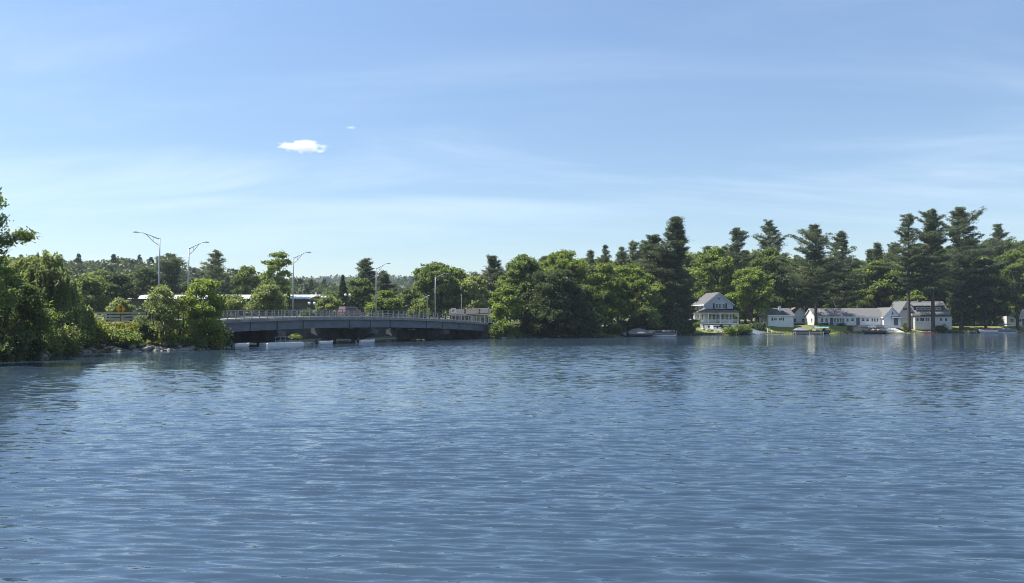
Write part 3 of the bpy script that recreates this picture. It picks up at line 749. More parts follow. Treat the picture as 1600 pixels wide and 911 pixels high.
def bush(name, H, W, seed, leafmat, leaf=0.20, density=1.0, spiky=0.0):
    rng = np.random.default_rng(seed); R = W/2; cen, tint, axs = [], [], []
    nst = int(14*density*max(1, R))
    m = MB()
    for s in range(nst):
        a = rng.uniform(0, 6.28); rr = R*math.sqrt(rng.random())*0.9
        hh = H*(1 - 0.55*(rr/R)**2)*rng.uniform(0.72, 1.05)
        tip = np.array([rr*math.cos(a), rr*math.sin(a), hh]); b = np.array([rr*0.25*math.cos(a), rr*0.25*math.sin(a), -0.2])
        m.bar(b, tip*0.92, 0.035, 0.012, 5)
        nb = max(2, int(4*hh/1.2))
        for k in range(nb):
            t = rng.uniform(0.12, 1.0); q = b*(1-t)+tip*t
            cr = rng.uniform(0.22, 0.42)*min(1.2, 0.5+R*0.35)
            nl = int(26*density*(0.2/leaf)**1.3*(cr/0.35)**1.3)
            p = q + rng.normal(size=(nl, 3))*cr*np.array([0.75, 0.75, 0.6])
            cen.append(p); tint.append(np.full(nl, rng.uniform(0.15, 0.85))+rng.normal(size=nl)*0.12)
            axs.append(np.tile(unit(tip-b), (nl, 1)))
    cen = np.concatenate(cen); tint = np.concatenate(tint); axs = np.concatenate(axs); k = cen[:, 2] > 0.02
    crown = leaves_mesh(name + '_foliage', cen[k], leaf, leafmat, rng, tint[k], axis=axs[k], aspect=1.9, axis_w=spiky)
    return m, crown

TREE_COUNT = [0]
def plant(kind, px, d, top, wpx, label, leafm=None, group=None, seed=None, base=None, lab_cat=None, rz=None, **kw):
    """a tree or shrub: bearing and distance, the row its top reaches, its width in photo pixels"""
    x, y = at(px, d); z = max(gz(x, y), -0.3) if base is None else base
    H = zat(top, d) - z; W = wpx*m_per_px(d)
    TREE_COUNT[0] += 1; seed = seed or 100+TREE_COUNT[0]
    nm = {'broadleaf': 'broadleaf_tree', 'pine': 'pine_tree', 'spruce': 'spruce_tree', 'willow': 'willow_tree', 'bush': 'shrub'}[kind]
    cat = lab_cat or {'broadleaf': 'tree', 'pine': 'pine tree', 'spruce': 'spruce tree', 'willow': 'willow tree', 'bush': 'shrub'}[kind]
    t = thing(nm, label, cat, (x, y, z), rz if rz is not None else (seed*1.7) % 6.28, group)
    lm = M[leafm] if leafm else None
    if kind == 'broadleaf': m, c = broadleaf(nm, H, W, lm, seed, **kw)
    elif kind == 'pine': m, c = pine(nm, H, W*0.58, seed, leafmat=lm, **kw)
    elif kind == 'spruce': m, c = spruce(nm, H, W/2, seed, lm)
    elif kind == 'willow': m, c = willow(nm, H, W, seed, lm, **kw)
    else: m, c = bush(nm, H, W, seed, lm, **kw)
    m.build('trunk' if kind != 'bush' else 'stem', M['pine_bark'] if kind == 'pine' else M['bark'], t, smooth=True)
    obj('crown' if kind != 'bush' else 'foliage', c, t)
    return t

# ---- left bank
tl = plant('broadleaf', -34, 64, 286, 128, 'tall leafy tree at the photo edge above the willow, its top against the sky', 'leaf_mid', leaf=0.17, gappy=0.34, density=0.95, clear=0.30, nlobe=13, seed=11, rz=0.4)
m = MB(); r_ = random.Random(4); tx, ty = at(16, 64); bo = Vector(tl.location); bz = zat(392, 64)
def twig(p, d, ln, r, dep):
    q = (p[0]+d[0]*ln, p[1]+d[1]*ln, p[2]+d[2]*ln); m.bar(p, q, r, r*0.6, 5)
    if dep:
        for _ in range(3):
            nd = Vector((d[0]+r_.uniform(-.55, .55), d[1]+r_.uniform(-.5, .5), d[2]+r_.uniform(-.25, .6))).normalized(); twig(q, nd, ln*r_.uniform(.55, .8), r*0.55, dep-1)
rot = Matrix.Rotation(-0.4, 3, 'Z')
for k, (pz, dd) in enumerate(((392, (0.7, 0, 0.5)), (372, (0.75, 0.1, 0.6)), (384, (0.8, -0.2, 0.2)))):
    p0 = rot @ (Vector((tx, ty, zat(pz, 64))) - bo); d0 = rot @ Vector(dd).normalized()
    twig(tuple(p0 - d0*1.6), tuple(d0), 0.85, 0.035, 3)
m.build('bare_branch', M['bark'], tl)
plant('willow', 58, 79, 384, 138, 'big weeping willow trailing into the water on the near bank', 'willow', strands=640, seed=12, rz=1.0)
plant('willow', 108, 86, 436, 66, 'smaller weeping willow beside the guard rail, between the big willow and the bushes', 'willow', strands=330, seed=13)
plant('broadleaf', 8, 71, 424, 120, 'low dark spreading tree overhanging the water below the tall leafy tree', 'leaf_mid', leaf=0.16, clear=0.04, density=1.1, seed=14, droop=0.5)
plant('broadleaf', 52, 74.5, 462, 90, 'bright drooping young tree in front of the big willow', 'leaf_bright', leaf=0.16, clear=0.25, density=0.55, nlobe=5, seed=15, droop=0.6, lab_cat='sapling')
plant('bush', 136, 88.5, 482, 62, 'tall yellow-green bush against the smaller willow', 'shrub_yellow', seed=21, leaf=0.18)
plant('bush', 168, 90.5, 508, 56, 'feathery dull green bush on the bank below the yellow sign', 'willow', seed=22, leaf=0.16)
plant('bush', 200, 90.3, 515, 46, 'low bright leafy bush at the rocks below the end of the guard rail', 'leaf_bright', seed=23, leaf=0.2)
plant('bush', 150, 89.5, 514, 44, 'small bright bush between the yellow-green bush and the feathery bush', 'shrub_yellow', seed=24, leaf=0.16)
plant('bush', 228, 92.5, 503, 34, 'dark green bush between the guard rail end and the thin-stemmed tree', 'leaf_dark', seed=25, leaf=0.18)
plant('broadleaf', 250, 93, 447, 70, 'thin-stemmed airy tree left of the bridge girder', 'willow', leaf=0.17, clear=0.10, stems=5, density=0.8, gappy=0.25, seed=26, nlobe=10)
plant('broadleaf', 317, 97.5, 437, 84, 'bright many-stemmed tree hiding the near end of the bridge', 'leaf_bright', leaf=0.19, clear=0.06, stems=5, density=1.0, gappy=0.12, seed=27, nlobe=11)
plant('broadleaf', 284, 95, 462, 52, 'slim pale green tree between the two many-stemmed bank trees', 'willow', leaf=0.17, clear=0.08, stems=3, density=0.8, seed=28, nlobe=8)
plant('bush', 338, 97.5, 506, 30, 'lemon-green bush at the foot of the bright many-stemmed tree', 'shrub_yellow', seed=29, leaf=0.16)
plant('bush', 268, 93.3, 520, 40, 'low bush at the waterside under the thin-stemmed tree', 'leaf_mid', seed=30, leaf=0.17)
plant('bush', 306, 95, 522, 36, 'low bush at the waterside under the bright many-stemmed tree', 'leaf_mid', seed=31, leaf=0.17)
plant('bush', 104, 83.5, 505, 56, 'soft green bush at the waterside under the smaller willow', 'willow', leaf=0.17, seed=33)
plant('bush', 110, 87, 512, 34, 'pale grassy clump at the trailing edge of the willow', 'shrub_yellow', seed=32, leaf=0.16, spiky=0.6)

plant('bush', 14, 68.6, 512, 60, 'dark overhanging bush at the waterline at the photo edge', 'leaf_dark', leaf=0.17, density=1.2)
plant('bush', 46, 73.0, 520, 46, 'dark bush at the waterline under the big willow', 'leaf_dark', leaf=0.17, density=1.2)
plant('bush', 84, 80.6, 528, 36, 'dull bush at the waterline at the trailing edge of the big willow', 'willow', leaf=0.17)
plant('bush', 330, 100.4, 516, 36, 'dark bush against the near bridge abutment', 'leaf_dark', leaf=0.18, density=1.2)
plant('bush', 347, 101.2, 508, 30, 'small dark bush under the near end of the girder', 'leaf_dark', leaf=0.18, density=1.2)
plant('bush', 462, 140.5, 524, 22, 'sunlit weeds on the wall foot seen under the bridge', 'shrub_yellow', leaf=0.2, base=0.15)
plant('bush', 518, 148.0, 524, 16, 'small sunlit weeds seen between two bridge piers', 'shrub_yellow', leaf=0.2, base=0.15)

# ---- behind the bridge, left to right
plant('broadleaf', 135, 175, 430, 70, 'rounded tree rising behind the smaller willow, in front of the wooded hill', 'leaf_mid', leaf=0.36)
plant('broadleaf', 178, 185, 428, 66, 'dense tree behind the yellow sign', 'leaf_dark', leaf=0.36)
plant('broadleaf', 186, 150, 466, 44, 'low pale tree beside the dark end wall of the white-roofed building', 'willow', leaf=0.3)
plant('broadleaf', 228, 232, 418, 60, 'dark tree behind the first street lamp', 'leaf_dark', leaf=0.4)
plant('pine', 268, 240, 398, 66, 'ragged pine between the first and second street lamps', fullness=1.3)
plant('pine', 337, 225, 391, 62, 'broad flat-branched pine standing alone right of the second street lamp', clear=0.12, fullness=1.1, up=0.2)
plant('broadleaf', 384, 228, 416, 56, 'round tree between the broad pine and the tall sparse tree', 'leaf_mid', leaf=0.4)
plant('broadleaf', 431, 205, 393, 54, 'tall sparse tree with open crown left of the third street lamp', 'leaf_mid', leaf=0.36, gappy=0.42, clear=0.28, nlobe=12)
plant('broadleaf', 300, 236, 436, 60, 'dark rounded tree behind the second street lamp', 'leaf_dark', leaf=0.4)
plant('broadleaf', 365, 172, 462, 60, 'pale green small tree in front of the white roof, behind the bridge end', 'willow', leaf=0.3)
plant('broadleaf', 418, 168, 446, 64, 'fan-shaped grey-green tree behind the bridge railing, left of the third lamp', 'willow', leaf=0.3, stems=3)
plant('spruce', 450, 176, 456, 22, 'narrow dark evergreen beside the third street lamp', 'pine')
plant('broadleaf', 512, 190, 462, 44, 'hazy low tree behind the twin-globe lamps', 'willow', leaf=0.32)
plant('spruce', 535, 196, 430, 40, 'cone-shaped evergreen behind the bridge railing', 'spruce')
plant('pine', 569, 232, 404, 48, 'spreading tufted pine left of the fourth street lamp', clear=0.25)
plant('pine', 601, 238, 424, 34, 'smaller tufted pine right of the fourth street lamp', clear=0.2)
plant('broadleaf', 566, 205, 436, 60, 'mid green tree below the spreading tufted pine', 'leaf_mid', leaf=0.38)
plant('broadleaf', 600, 192, 456, 62, 'bright tree behind the foot of the fourth street lamp', 'leaf_bright', leaf=0.34)
plant('broadleaf', 686, 218, 409, 104, 'large dense round tree behind the fifth street lamp', 'leaf_mid', leaf=0.38, density=1.1, nlobe=13)
plant('broadleaf', 740, 212, 432, 60, 'grey-green tree between the large round tree and the spreading pine', 'willow', leaf=0.36)
plant('pine', 768, 226, 401, 62, 'spreading pine above the grey-roofed building at the far bridge end', clear=0.2)
plant('broadleaf', 640, 235, 452, 46, 'low tree behind the sloping dark shed roofs', 'leaf_mid', leaf=0.38)
plant('bush', 655, 200, 474, 40, 'yellow-green shrub in front of the sloping shed roofs', 'shrub_yellow', leaf=0.26)
plant('bush', 480, 178, 478, 26, 'small shrub under the twin-globe lamps', 'leaf_mid', leaf=0.24)

# ---- wooded point right of the bridge
plant('broadleaf', 792, 156, 444, 52, 'leafy light green tree overhanging the far end of the bridge', 'leaf_bright', leaf=0.30, clear=0.03, density=1.1)
plant('bush', 786, 152.5, 500, 36, 'bright bush at the water where the bridge lands', 'leaf_bright', leaf=0.24)
plant('broadleaf', 818, 168, 400, 86, 'tall green tree at the bridge side of the wooded point', 'leaf_mid', leaf=0.32, clear=0.08, density=1.1, nlobe=12)
plant('broadleaf', 868, 159.5, 424, 112, 'dark dome of foliage reaching the water on the point', 'leaf_dark', leaf=0.30, clear=0.01, density=1.25, nlobe=13, seed=41)
plant('broadleaf', 880, 174, 392, 104, 'tall bright-topped tree behind the dark dome on the point', 'leaf_bright', leaf=0.32, clear=0.1, density=1.1, nlobe=13)
plant('broadleaf', 912, 165, 446, 62, 'mid green tree beside the dark dome', 'leaf_mid', leaf=0.30, clear=0.03, density=1.1)
plant('broadleaf', 946, 172, 412, 70, 'bright spreading tree over the grassy gap in the shore', 'leaf_bright', leaf=0.31, clear=0.12, stems=2, nlobe=11)
plant('broadleaf', 986, 178, 414, 82, 'bright round tree behind the moored boat with the grey cover', 'leaf_bright', leaf=0.31, clear=0.14, nlobe=12)
plant('broadleaf', 1008, 175.5, 450, 60, 'grey-green tree leaning over the moored boats', 'willow', leaf=0.3, clear=0.12)
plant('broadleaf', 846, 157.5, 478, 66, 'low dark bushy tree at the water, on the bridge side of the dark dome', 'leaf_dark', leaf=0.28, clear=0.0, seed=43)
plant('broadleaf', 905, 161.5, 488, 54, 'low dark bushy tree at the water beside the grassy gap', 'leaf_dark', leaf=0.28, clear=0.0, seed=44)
plant('pine', 1057, 183, 340, 84, 'tallest dense pine left of the house with the porch', clear=0.05, fullness=1.7, seed=45)
plant('pine', 1020, 186, 369, 74, 'dense dark pine beside the tallest pine', clear=0.05, fullness=1.6, seed=46)
plant('spruce', 1046, 180.5, 432, 62, 'dark evergreen at the foot of the tallest pine, sweeping to the shore', 'pine')
plant('spruce', 1067, 186, 448, 30, 'dark evergreen touching the porch of the two-storey house', 'pine')
plant('bush', 1072, 181.5, 505, 40, 'dark clipped bush at the water below the tallest pine', 'leaf_dark', leaf=0.24)

plant('pine', 990, 238, 375, 44, 'feathery pine top rising over the bright round tree behind the boats', clear=0.3, fullness=0.95)
plant('pine', 1004, 246, 379, 34, 'narrow pine top close beside the dense dark pine', clear=0.3, fullness=0.95)
plant('pine', 970, 240, 386, 40, 'pine top over the bright spreading tree by the grassy gap', clear=0.3, fullness=0.95)
plant('pine', 946, 244, 383, 30, 'thin pine spire standing above the wooded point', clear=0.35, fullness=0.95)
plant('pine', 925, 246, 391, 38, 'low pine top between the tall bright-topped tree and the thin spire', clear=0.3, fullness=0.95)

plant('bush', 957, 170.5, 507, 44, 'mid green bush on the shore at the edge of the grassy gap', 'leaf_mid', leaf=0.24, density=1.1)
plant('bush', 987, 176.0, 498, 56, 'dark tall bush behind the covered boat', 'leaf_dark', leaf=0.24, density=1.1)
plant('bush', 1018, 178.5, 498, 50, 'dark tall bush behind the small pontoon boat', 'leaf_dark', leaf=0.24, density=1.1)
plant('bush', 925, 165.5, 508, 34, 'bright bush on the shore between the dark trees and the grassy gap', 'leaf_bright', leaf=0.22)
plant('bush', 776, 150.3, 506, 26, 'bright bush hiding the foot of the far bridge end', 'leaf_bright', leaf=0.22)

# ---- round the houses
plant('broadleaf', 1118, 216, 387, 92, 'pale green tree behind the two-storey house', 'leaf_bright', leaf=0.38, clear=0.1, nlobe=12)
plant('broadleaf', 1174, 206, 416, 68, 'bright tree between the two-storey house and the small cottage', 'leaf_bright', leaf=0.34, clear=0.22, nlobe=11, gappy=0.1)
plant('broadleaf', 1207, 228, 387, 80, 'dark broad tree behind the small cottage', 'leaf_mid', leaf=0.38, clear=0.1, nlobe=12)
plant('pine', 1153, 238, 356, 56, 'slender feathery pine behind the bright tree beside the two-storey house', clear=0.3, up=0.4)
plant('pine', 1206, 244, 345, 74, 'tall feathery pine rising over the small cottage', clear=0.25, up=0.4)
plant('pine', 1275, 211, 351, 86, 'tall pine with bare trunk in front of the end of the long house', clear=0.28, seed=61)
plant('pine', 1322, 232, 360, 78, 'tall pine behind the middle of the long house', clear=0.2, seed=62)
plant('pine', 1374, 250, 380, 54, 'pine behind the far end of the long house, left of a pair', clear=0.15, fullness=1.2)
plant('pine', 1400, 256, 378, 54, 'pine behind the gabled house, right of a pair', clear=0.15, fullness=1.2)
plant('pine', 1420, 215, 333, 56, 'slim tall pine whose trunk stands before the pointed gable', clear=0.36, seed=65)
plant('pine', 1458, 214, 329, 74, 'thick-trunked pine with spreading roots in front of the dormer house', clear=0.36, seed=66, fullness=1.45)
plant('pine', 1502, 222, 323, 84, 'highest pine right of the dormer house', clear=0.26, seed=67, fullness=1.45)
plant('pine', 1569, 242, 350, 86, 'wide pine near the edge of the photo, behind the dark broad tree', clear=0.2, seed=68)
plant('broadleaf', 1540, 222, 404, 84, 'dark broad tree shading the shore beside the dormer house', 'leaf_dark', leaf=0.36, clear=0.12, nlobe=13, density=1.15)
plant('broadleaf', 1590, 230, 392, 92, 'bright-topped tree at the edge of the photo above the hidden house', 'leaf_mid', leaf=0.36, clear=0.16, nlobe=13)
plant('broadleaf', 1500, 224, 460, 50, 'low dark leaning tree right of the dormer house', 'leaf_dark', leaf=0.34, clear=0.12)
plant('bush', 1158, 189.5, 508, 36, 'rounded hedge bush on the shore below the bright tree', 'leaf_mid', leaf=0.22, density=1.3)
plant('bush', 1142, 187.5, 511, 26, 'low rounded hedge bush in front of the lawn chairs', 'leaf_bright', leaf=0.22)
plant('bush', 1186, 199, 504, 30, 'dark bush between the bright tree and the small cottage', 'leaf_dark', leaf=0.24)
plant('bush', 1088, 194, 500, 18, 'flowering bush beside the porch', 'leaf_bright', leaf=0.2)
for k, (px, d, top, w, lb) in enumerate(((1217, 206.5, 505.5, 9, 'small dark shrub under the windows of the small cottage'), (1223, 206.6, 505, 8, 'second small dark shrub under the windows of the small cottage'),
        (1287, 212.8, 506, 16, 'dark clipped shrub beneath the first windows of the long house'), (1315, 212.8, 507, 16, 'dark clipped shrub beneath the row of four windows'),
        (1416, 216.5, 505, 12, 'dark shrub at the foot of the pointed gable'), (1470, 216.2, 506.5, 20, 'dark low shrub against the dormer house wall'))):
    plant('bush', px, d, top, w, lb, 'leaf_dark', leaf=0.2, density=1.2)

# ---- background woods: individual trees from a few grown shapes
rngb = np.random.default_rng(77)
POOL = {'broadleaf': [], 'pine': []}
for k in range(5):
    m, c = broadleaf('broadleaf_tree', 15, 12.5, [M['leaf_mid'], M['leaf_bright'], M['leaf_bright'], M['leaf_mid'], M['willow']][k], 300+k, clear=0.06, leaf=0.46, nlobe=10, density=0.95)
    POOL['broadleaf'].append((m, c, None))
for k in range(5):
    m, c = pine('pine_tree', 24, 4.6, 320+k, clear=0.2, fullness=1.45)
    POOL['pine'].append((m, c, None))
TRUNKS = {}
def wood_tree(kind, x, y, H, label, group, wscale=1.0):
    k = int(rngb.integers(len(POOL[kind]))); m, c, _ = POOL[kind][k]
    z = gz(x, y) - 0.1
    t = thing(kind + '_tree' if kind != 'pine' else 'pine_tree', label, 'tree' if kind != 'pine' else 'pine tree', (x, y, z), rngb.uniform(0, 6.28), group)
    s = H/(15 if kind == 'broadleaf' else 24); t.scale = (s*wscale, s*wscale, s)
    if (kind, k) not in TRUNKS:
        o = m.build('trunk', M['bark'] if kind == 'broadleaf' else M['pine_bark'], t, smooth=True); TRUNKS[(kind, k)] = o.data
    else: obj('trunk', TRUNKS[(kind, k)], t)
    obj('crown', c, t)
def sky_top(px):                          # how high the wood stands behind the houses, by bearing
    return np.interp(px, [740, 800, 860, 930, 1000, 1080, 1140, 1230, 1300, 1360, 1430, 1520, 1600, 1750], [425, 404, 398, 392, 384, 388, 380, 392, 398, 392, 378, 372, 368, 360])
for d0, n, jit in ((252, 40, 8), (274, 40, 8), (300, 34, 10)):
    for i in range(n):
        px = 770 + (1690-770)*(i+rngb.uniform(0.1, 0.9))/n; d = d0 + rngb.uniform(-jit, jit)
        x, y = at(px, d); pine_ = rngb.random() < (0.36 if d0 < 260 else 0.55)
        H = (zat(sky_top(px) + rngb.uniform(-4, 16) + (12 if d0 < 260 else 0), d) - gz(x, y))
        if pine_: wood_tree('pine', x, y, H, 'pine standing in the dense wood behind the shore houses and the point', 'pines in the wood behind the houses', rngb.uniform(0.85, 1.2))
        else: wood_tree('broadleaf', x, y, H*0.93, 'leafy tree standing in the dense wood behind the shore houses and the point', 'leafy trees in the wood behind the houses', rngb.uniform(0.8, 1.1))
for i in range(13):                       # under-storey closing the gaps behind the houses
    px = 1070 + 46*i + rngb.uniform(-14, 14); d = 240 + rngb.uniform(-4, 4); x, y = at(px, d)
    wood_tree('broadleaf', x, y, rngb.uniform(7.5, 12), 'low leafy tree filling the gap behind the shore houses', 'low trees behind the houses')
for d0, n in ((255, 20), (300, 20), (345, 20)):   # wood beyond the white-roofed building and the bridge
    for i in range(n):
        px = 40 + (760-40)*(i+rngb.uniform(0.1, 0.9))/n; d = d0 + rngb.uniform(-14, 14); x, y = at(px, d)
        top = np.interp(px, [40, 120, 220, 300, 400, 450, 520, 560, 620, 640, 700, 770], [418, 424, 426, 430, 430, 448, 462, 440, 456, 446, 440, 425]) + rngb.uniform(-6, 22)
        H = zat(top, d) - gz(x, y)
        if H < 4: continue
        if rngb.random() < 0.24: wood_tree('pine', x, y, H*1.05, 'pine in the wood beyond the bridge, below the far hills', 'pines in the wood beyond the bridge', 1.1)
        else: wood_tree('broadleaf', x, y, H, 'leafy tree in the wood beyond the bridge, below the far hills', 'leafy trees in the wood beyond the bridge', rngb.uniform(0.8, 1.15))

# far wooded hills: one mass each
def hill_wood(name, x0, x1, y0, y1, n, per, leaf, th, tw, seed, cond=None, conifer=0.4):
    rng = np.random.default_rng(seed)
    X = rng.uniform(x0, x1, n); Y = rng.uniform(y0, y1, n); Z = ground(X, Y)
    keep = shore_dist(X, Y) > 6
    if cond is not None: keep &= cond(X, Y, Z)
    X, Y, Z = X[keep], Y[keep], Z[keep]; n = len(X)
    Ht = th*rng.uniform(0.7, 1.25, n); Wt = tw*rng.uniform(0.75, 1.25, n); con = rng.random(n) < conifer
    Ht = np.where(con, Ht*1.12, Ht); Wt = np.where(con, Wt*0.75, Wt)
    d = unit(rng.normal(size=(n, per, 3))); u = rng.random((n, per))
    r = np.where(con[:, None], (1-u)*0.9+0.14, np.sqrt(np.clip(1-(2*u-1)**2, 0, 1))*0.9 + 0.1)
    a = rng.uniform(0, 6.28, (n, per)); rad = r*Wt[:, None]*0.5*rng.uniform(0.6, 1.05, (n, per))
    P = np.stack([X[:, None] + rad*np.cos(a), Y[:, None] + rad*np.sin(a), Z[:, None] + Ht[:, None]*(0.15 + 0.85*u)], 2).reshape(-1, 3)
    tint = np.repeat(np.where(con, rng.uniform(0.0, 0.35, n), rng.uniform(0.35, 0.95, n)), per)
    me = leaves_mesh(name, P, leaf, M['hill_leaf'], rng, tint, aspect=1.3, up=0.6)
    o = obj(name, me); o['kind'] = 'stuff'; return o
M['hill_leaf'] = leaf_mat('hill_leaf', (0.062, 0.092, 0.032), 0.25, 0.5)
o = hill_wood('hill_forest', -470, -40, 375, 600, 1250, 170, 1.3, 12, 11.5, 5, lambda X, Y, Z: (Z > 6) & (Y < 560), 0.18); o['label'] = 'mixed wood covering the low hill behind the white-roofed building'
o = hill_wood('far_forest', -900, 420, 1000, 1900, 6500, 26, 3.4, 13, 13, 6, lambda X, Y, Z: Z > 14); o['label'] = 'distant hazy forest covering the far hills beyond the bridge'

# ------------------------------------------------------------------ houses
def window(par, x, y, z, w, h, face='y', frame=None, mull=1, glass=None, fr=0.07, rows=2):
    """x, y, z: centre on the wall; face 'y' looks to -y, 'x' looks to -x"""
    fm, gm = MB(), MB(); t = 0.05
    def bx(mb, a0, a1, d0, d1, z0, z1):
        if face == 'y': mb.box(x+a0, x+a1, y+d0, y+d1, z0, z1)
        else: mb.box(x+d0, x+d1, y+a0, y+a1, z0, z1)
    z0, z1 = z-h/2, z+h/2
    bx(fm, -w/2, -w/2+fr, -t, 0.01, z0, z1); bx(fm, w/2-fr, w/2, -t, 0.01, z0, z1)
    bx(fm, -w/2-0.02, w/2+0.02, -t-0.005, 0.01, z1-fr, z1+0.01); bx(fm, -w/2-0.05, w/2+0.05, -t-0.03, 0.01, z0-0.03, z0+fr)
    for k in range(1, mull+1):
        if mull > 0:
            a = -w/2 + w*k/(mull+1); bx(fm, a-0.03, a+0.03, -t+0.004, 0.01, z0+fr, z1-fr)
    if rows == 2: bx(fm, -w/2+fr, w/2-fr, -t+0.007, 0.01, z-0.025, z+0.025)
    f = fm.build('window', frame or M['white_paint'], par)
    bx(gm, -w/2+fr*0.5, w/2-fr*0.5, -0.022, 0.006, z0+fr*0.5, z1-fr*0.5)
    gm.build('pane', glass or M['glass'], f)
    return f
def shutters(par, x, y, z, w, h):
    for s in (-1, 1):
        m = MB(); cx_ = x + s*(w/2+0.21); m.box(cx_-0.17, cx_+0.17, y-0.045, y+0.005, z-h/2-0.03, z+h/2+0.03)
        m.build('shutter', M['dark_trim'], par)
def door(par, x, y, z0, w, h, dm, face='y'):
    m = MB()
    if face == 'y': m.box(x-w/2, x+w/2, y-0.04, y+0.01, z0, z0+h)
    else: m.box(x-0.04, x+0.01, y-w/2, y+w/2, z0, z0+h)
    d = m.build('door', dm, par); f = MB()
    if face == 'y':
        f.box(x-w/2-0.09, x-w/2-0.001, y-0.05, y+0.012, z0, z0+h+0.09); f.box(x+w/2+0.001, x+w/2+0.09, y-0.05, y+0.012, z0, z0+h+0.09); f.box(x-w/2-0.09, x+w/2+0.09, y-0.053, y+0.012, z0+h+0.002, z0+h+0.1)
    else:
        f.box(x-0.05, x+0.012, y-w/2-0.09, y-w/2-0.001, z0, z0+h+0.09); f.box(x-0.05, x+0.012, y+w/2+0.001, y+w/2+0.09, z0, z0+h+0.09)
    f.build('door_frame', M['white_paint'], d)
    return d
def gable_body(par, x0, x1, y0, y1, wh, rise, ridge, wallm, roofm, over=0.4, th=0.16, zb=-0.6, trim=True, rname='roof', wname='wall'):
    """walls with gable ends and two roof slopes; ridge along 'x' or 'y'"""
    m = MB()
    if ridge == 'y':
        xm = (x0+x1)/2; m.prism_y([(x0, zb), (x1, zb), (x1, wh), (xm, wh+rise), (x0, wh)], y0, y1)
    else:
        ym = (y0+y1)/2; m.prism_x([(y0, zb), (y1, zb), (y1, wh), (ym, wh+rise), (y0, wh)], x0, x1)
    w = m.build(wname, wallm, par)
    r = MB()
    a0, a1 = (x0, x1) if ridge == 'y' else (y0, y1)
    half = (a1-a0)/2; k = rise/half; mid = (a0+a1)/2
    e = wh - k*over + 0.03; p = wh + rise + 0.03
    for s in (-1, 1):
        poly = [(mid, p), (mid + s*(half+over), e), (mid + s*(half+over), e+th), (mid, p+th)]
        if s > 0: poly = poly[::-1]
        if ridge == 'y': r.prism_y(poly, y0-over*0.8, y1+over*0.8)
        else: r.prism_x(poly, x0-over*0.8, x1+over*0.8)
    rf = r.build(rname, roofm, par)
    if trim:                                            # white rake and eave boards
        t = MB()
        for s in (-1, 1):
            poly = [(mid, p+0.012), (mid + s*(half+over), e+0.012), (mid + s*(half+over), e-0.14), (mid, p-0.16)]
            if s > 0: poly = poly[::-1]
            q = (y0, y1) if ridge == 'y' else (x0, x1)
            for b in (q[0]-over*0.8-0.035, q[1]+over*0.8+0.005):
                (t.prism_y if ridge == 'y' else t.prism_x)(poly, b, b+0.03)
            b = mid + s*(half+over)
            lo, hi = (b+0.004, b+0.034) if s > 0 else (b-0.034, b-0.004)
            if ridge == 'y': t.box(lo, hi, q[0]-over*0.78, q[1]+over*0.78, e-0.13, e+0.13)
            else: t.box(q[0]-over*0.78, q[1]+over*0.78, lo, hi, e-0.13, e+0.13)
        t.build('fascia', M['white_paint'], rf)
    return w, rf

# --- two-storey house with a wrap-round porch
D1 = 197.0; k1 = m_per_px(D1); x1, y1 = at(1102, D1); z1 = gz(x1+3.5, y1+3) - 0.05
h1 = thing('house', 'two-storey pale grey house with a wrap-round white porch and dark porch roof', 'house', (x1, y1, z1), math.radians(6))
W1, DP = 45*k1, 9.0
wh1 = zat(475, D1) - z1; rise1 = zat(457.5, D1) - zat(475, D1)
gable_body(h1, 0, W1, 0, DP, wh1, rise1, 'y', M['grey_siding'], M['roof_grey'], over=0.35)
m = MB(); m.box(W1/2-0.07, W1/2+0.07, -0.05, 0.0, wh1+0.95, wh1+1.65); m.box(W1/2-0.35, W1/2+0.35, -0.048, 0.0, wh1+1.23, wh1+1.37); m.build('gable_ornament', M['dark_trim'], h1)
zu = zat(478.0, D1) - z1
for xx in (0.42*W1, 0.5*W1+0.14, 0.66*W1): window(h1, xx, 0, zu, 0.72, 1.25, mull=0)
for xx in (0.31*W1, 0.755*W1):
    m = MB(); m.box(xx-0.2, xx+0.2, -0.045, 0.005, zu-0.65, zu+0.65); m.build('shutter', M['dark_trim'], h1)
for yy in (2.2, 5.2, 7.6): window(h1, 0, yy, zu, 0.95, 1.25, face='x', mull=0)
pz0 = zat(505, D1) - z1; pzr = zat(488.5, D1) - z1; pzt = zat(484, D1) - z1; PD = 2.3
m = MB(); m.box(-PD, W1+0.5, -PD, -0.003, pz0-0.22, pz0); m.box(-PD, -0.003, 0.0, DP-1, pz0-0.225, pz0-0.003); pf = m.build('porch', M['white_paint'], h1)
m = MB(); m.box(-PD+0.15, W1+0.35, -PD+0.1, -PD+0.16, -0.6, pz0-0.222); m.box(-PD+0.1, -PD+0.16, -PD+0.17, DP-1.1, -0.6, pz0-0.226); m.build('skirting', M['dark_trim'], pf)
for a in (0.35, 2.7, 5.2):
    m = MB(); m.box(-PD+0.7+a, -PD+2.4+a, -PD+0.02, -PD+0.07, pz0-0.72, pz0-0.38); m.build('lattice', M['white_paint'], pf)
ov = 0.35; e0 = pzr + 0.02
m = MB()   # front slope, hipped at the porch corner
A_, B_ = (-PD-ov, -PD-ov, e0), (W1+0.85, -PD-ov, e0); C_, Dd = (W1+0.2, 0.0, pzt+0.12), (0.0, 0.0, pzt+0.12)
def slab(mb, pts, th):
    up = [(p[0], p[1], p[2]+th) for p in pts]; n = len(pts); i = len(mb.v); mb.v += list(pts)+up
    mb.f.append(tuple(i+n-1-q for q in range(n))); mb.f.append(tuple(i+n+q for q in range(n)))
    for q in range(n): mb.f.append((i+q, i+(q+1) % n, i+n+(q+1) % n, i+n+q))
slab(m, [A_, B_, C_, Dd], 0.12); m.build('porch_roof', M['roof_shade'], h1)
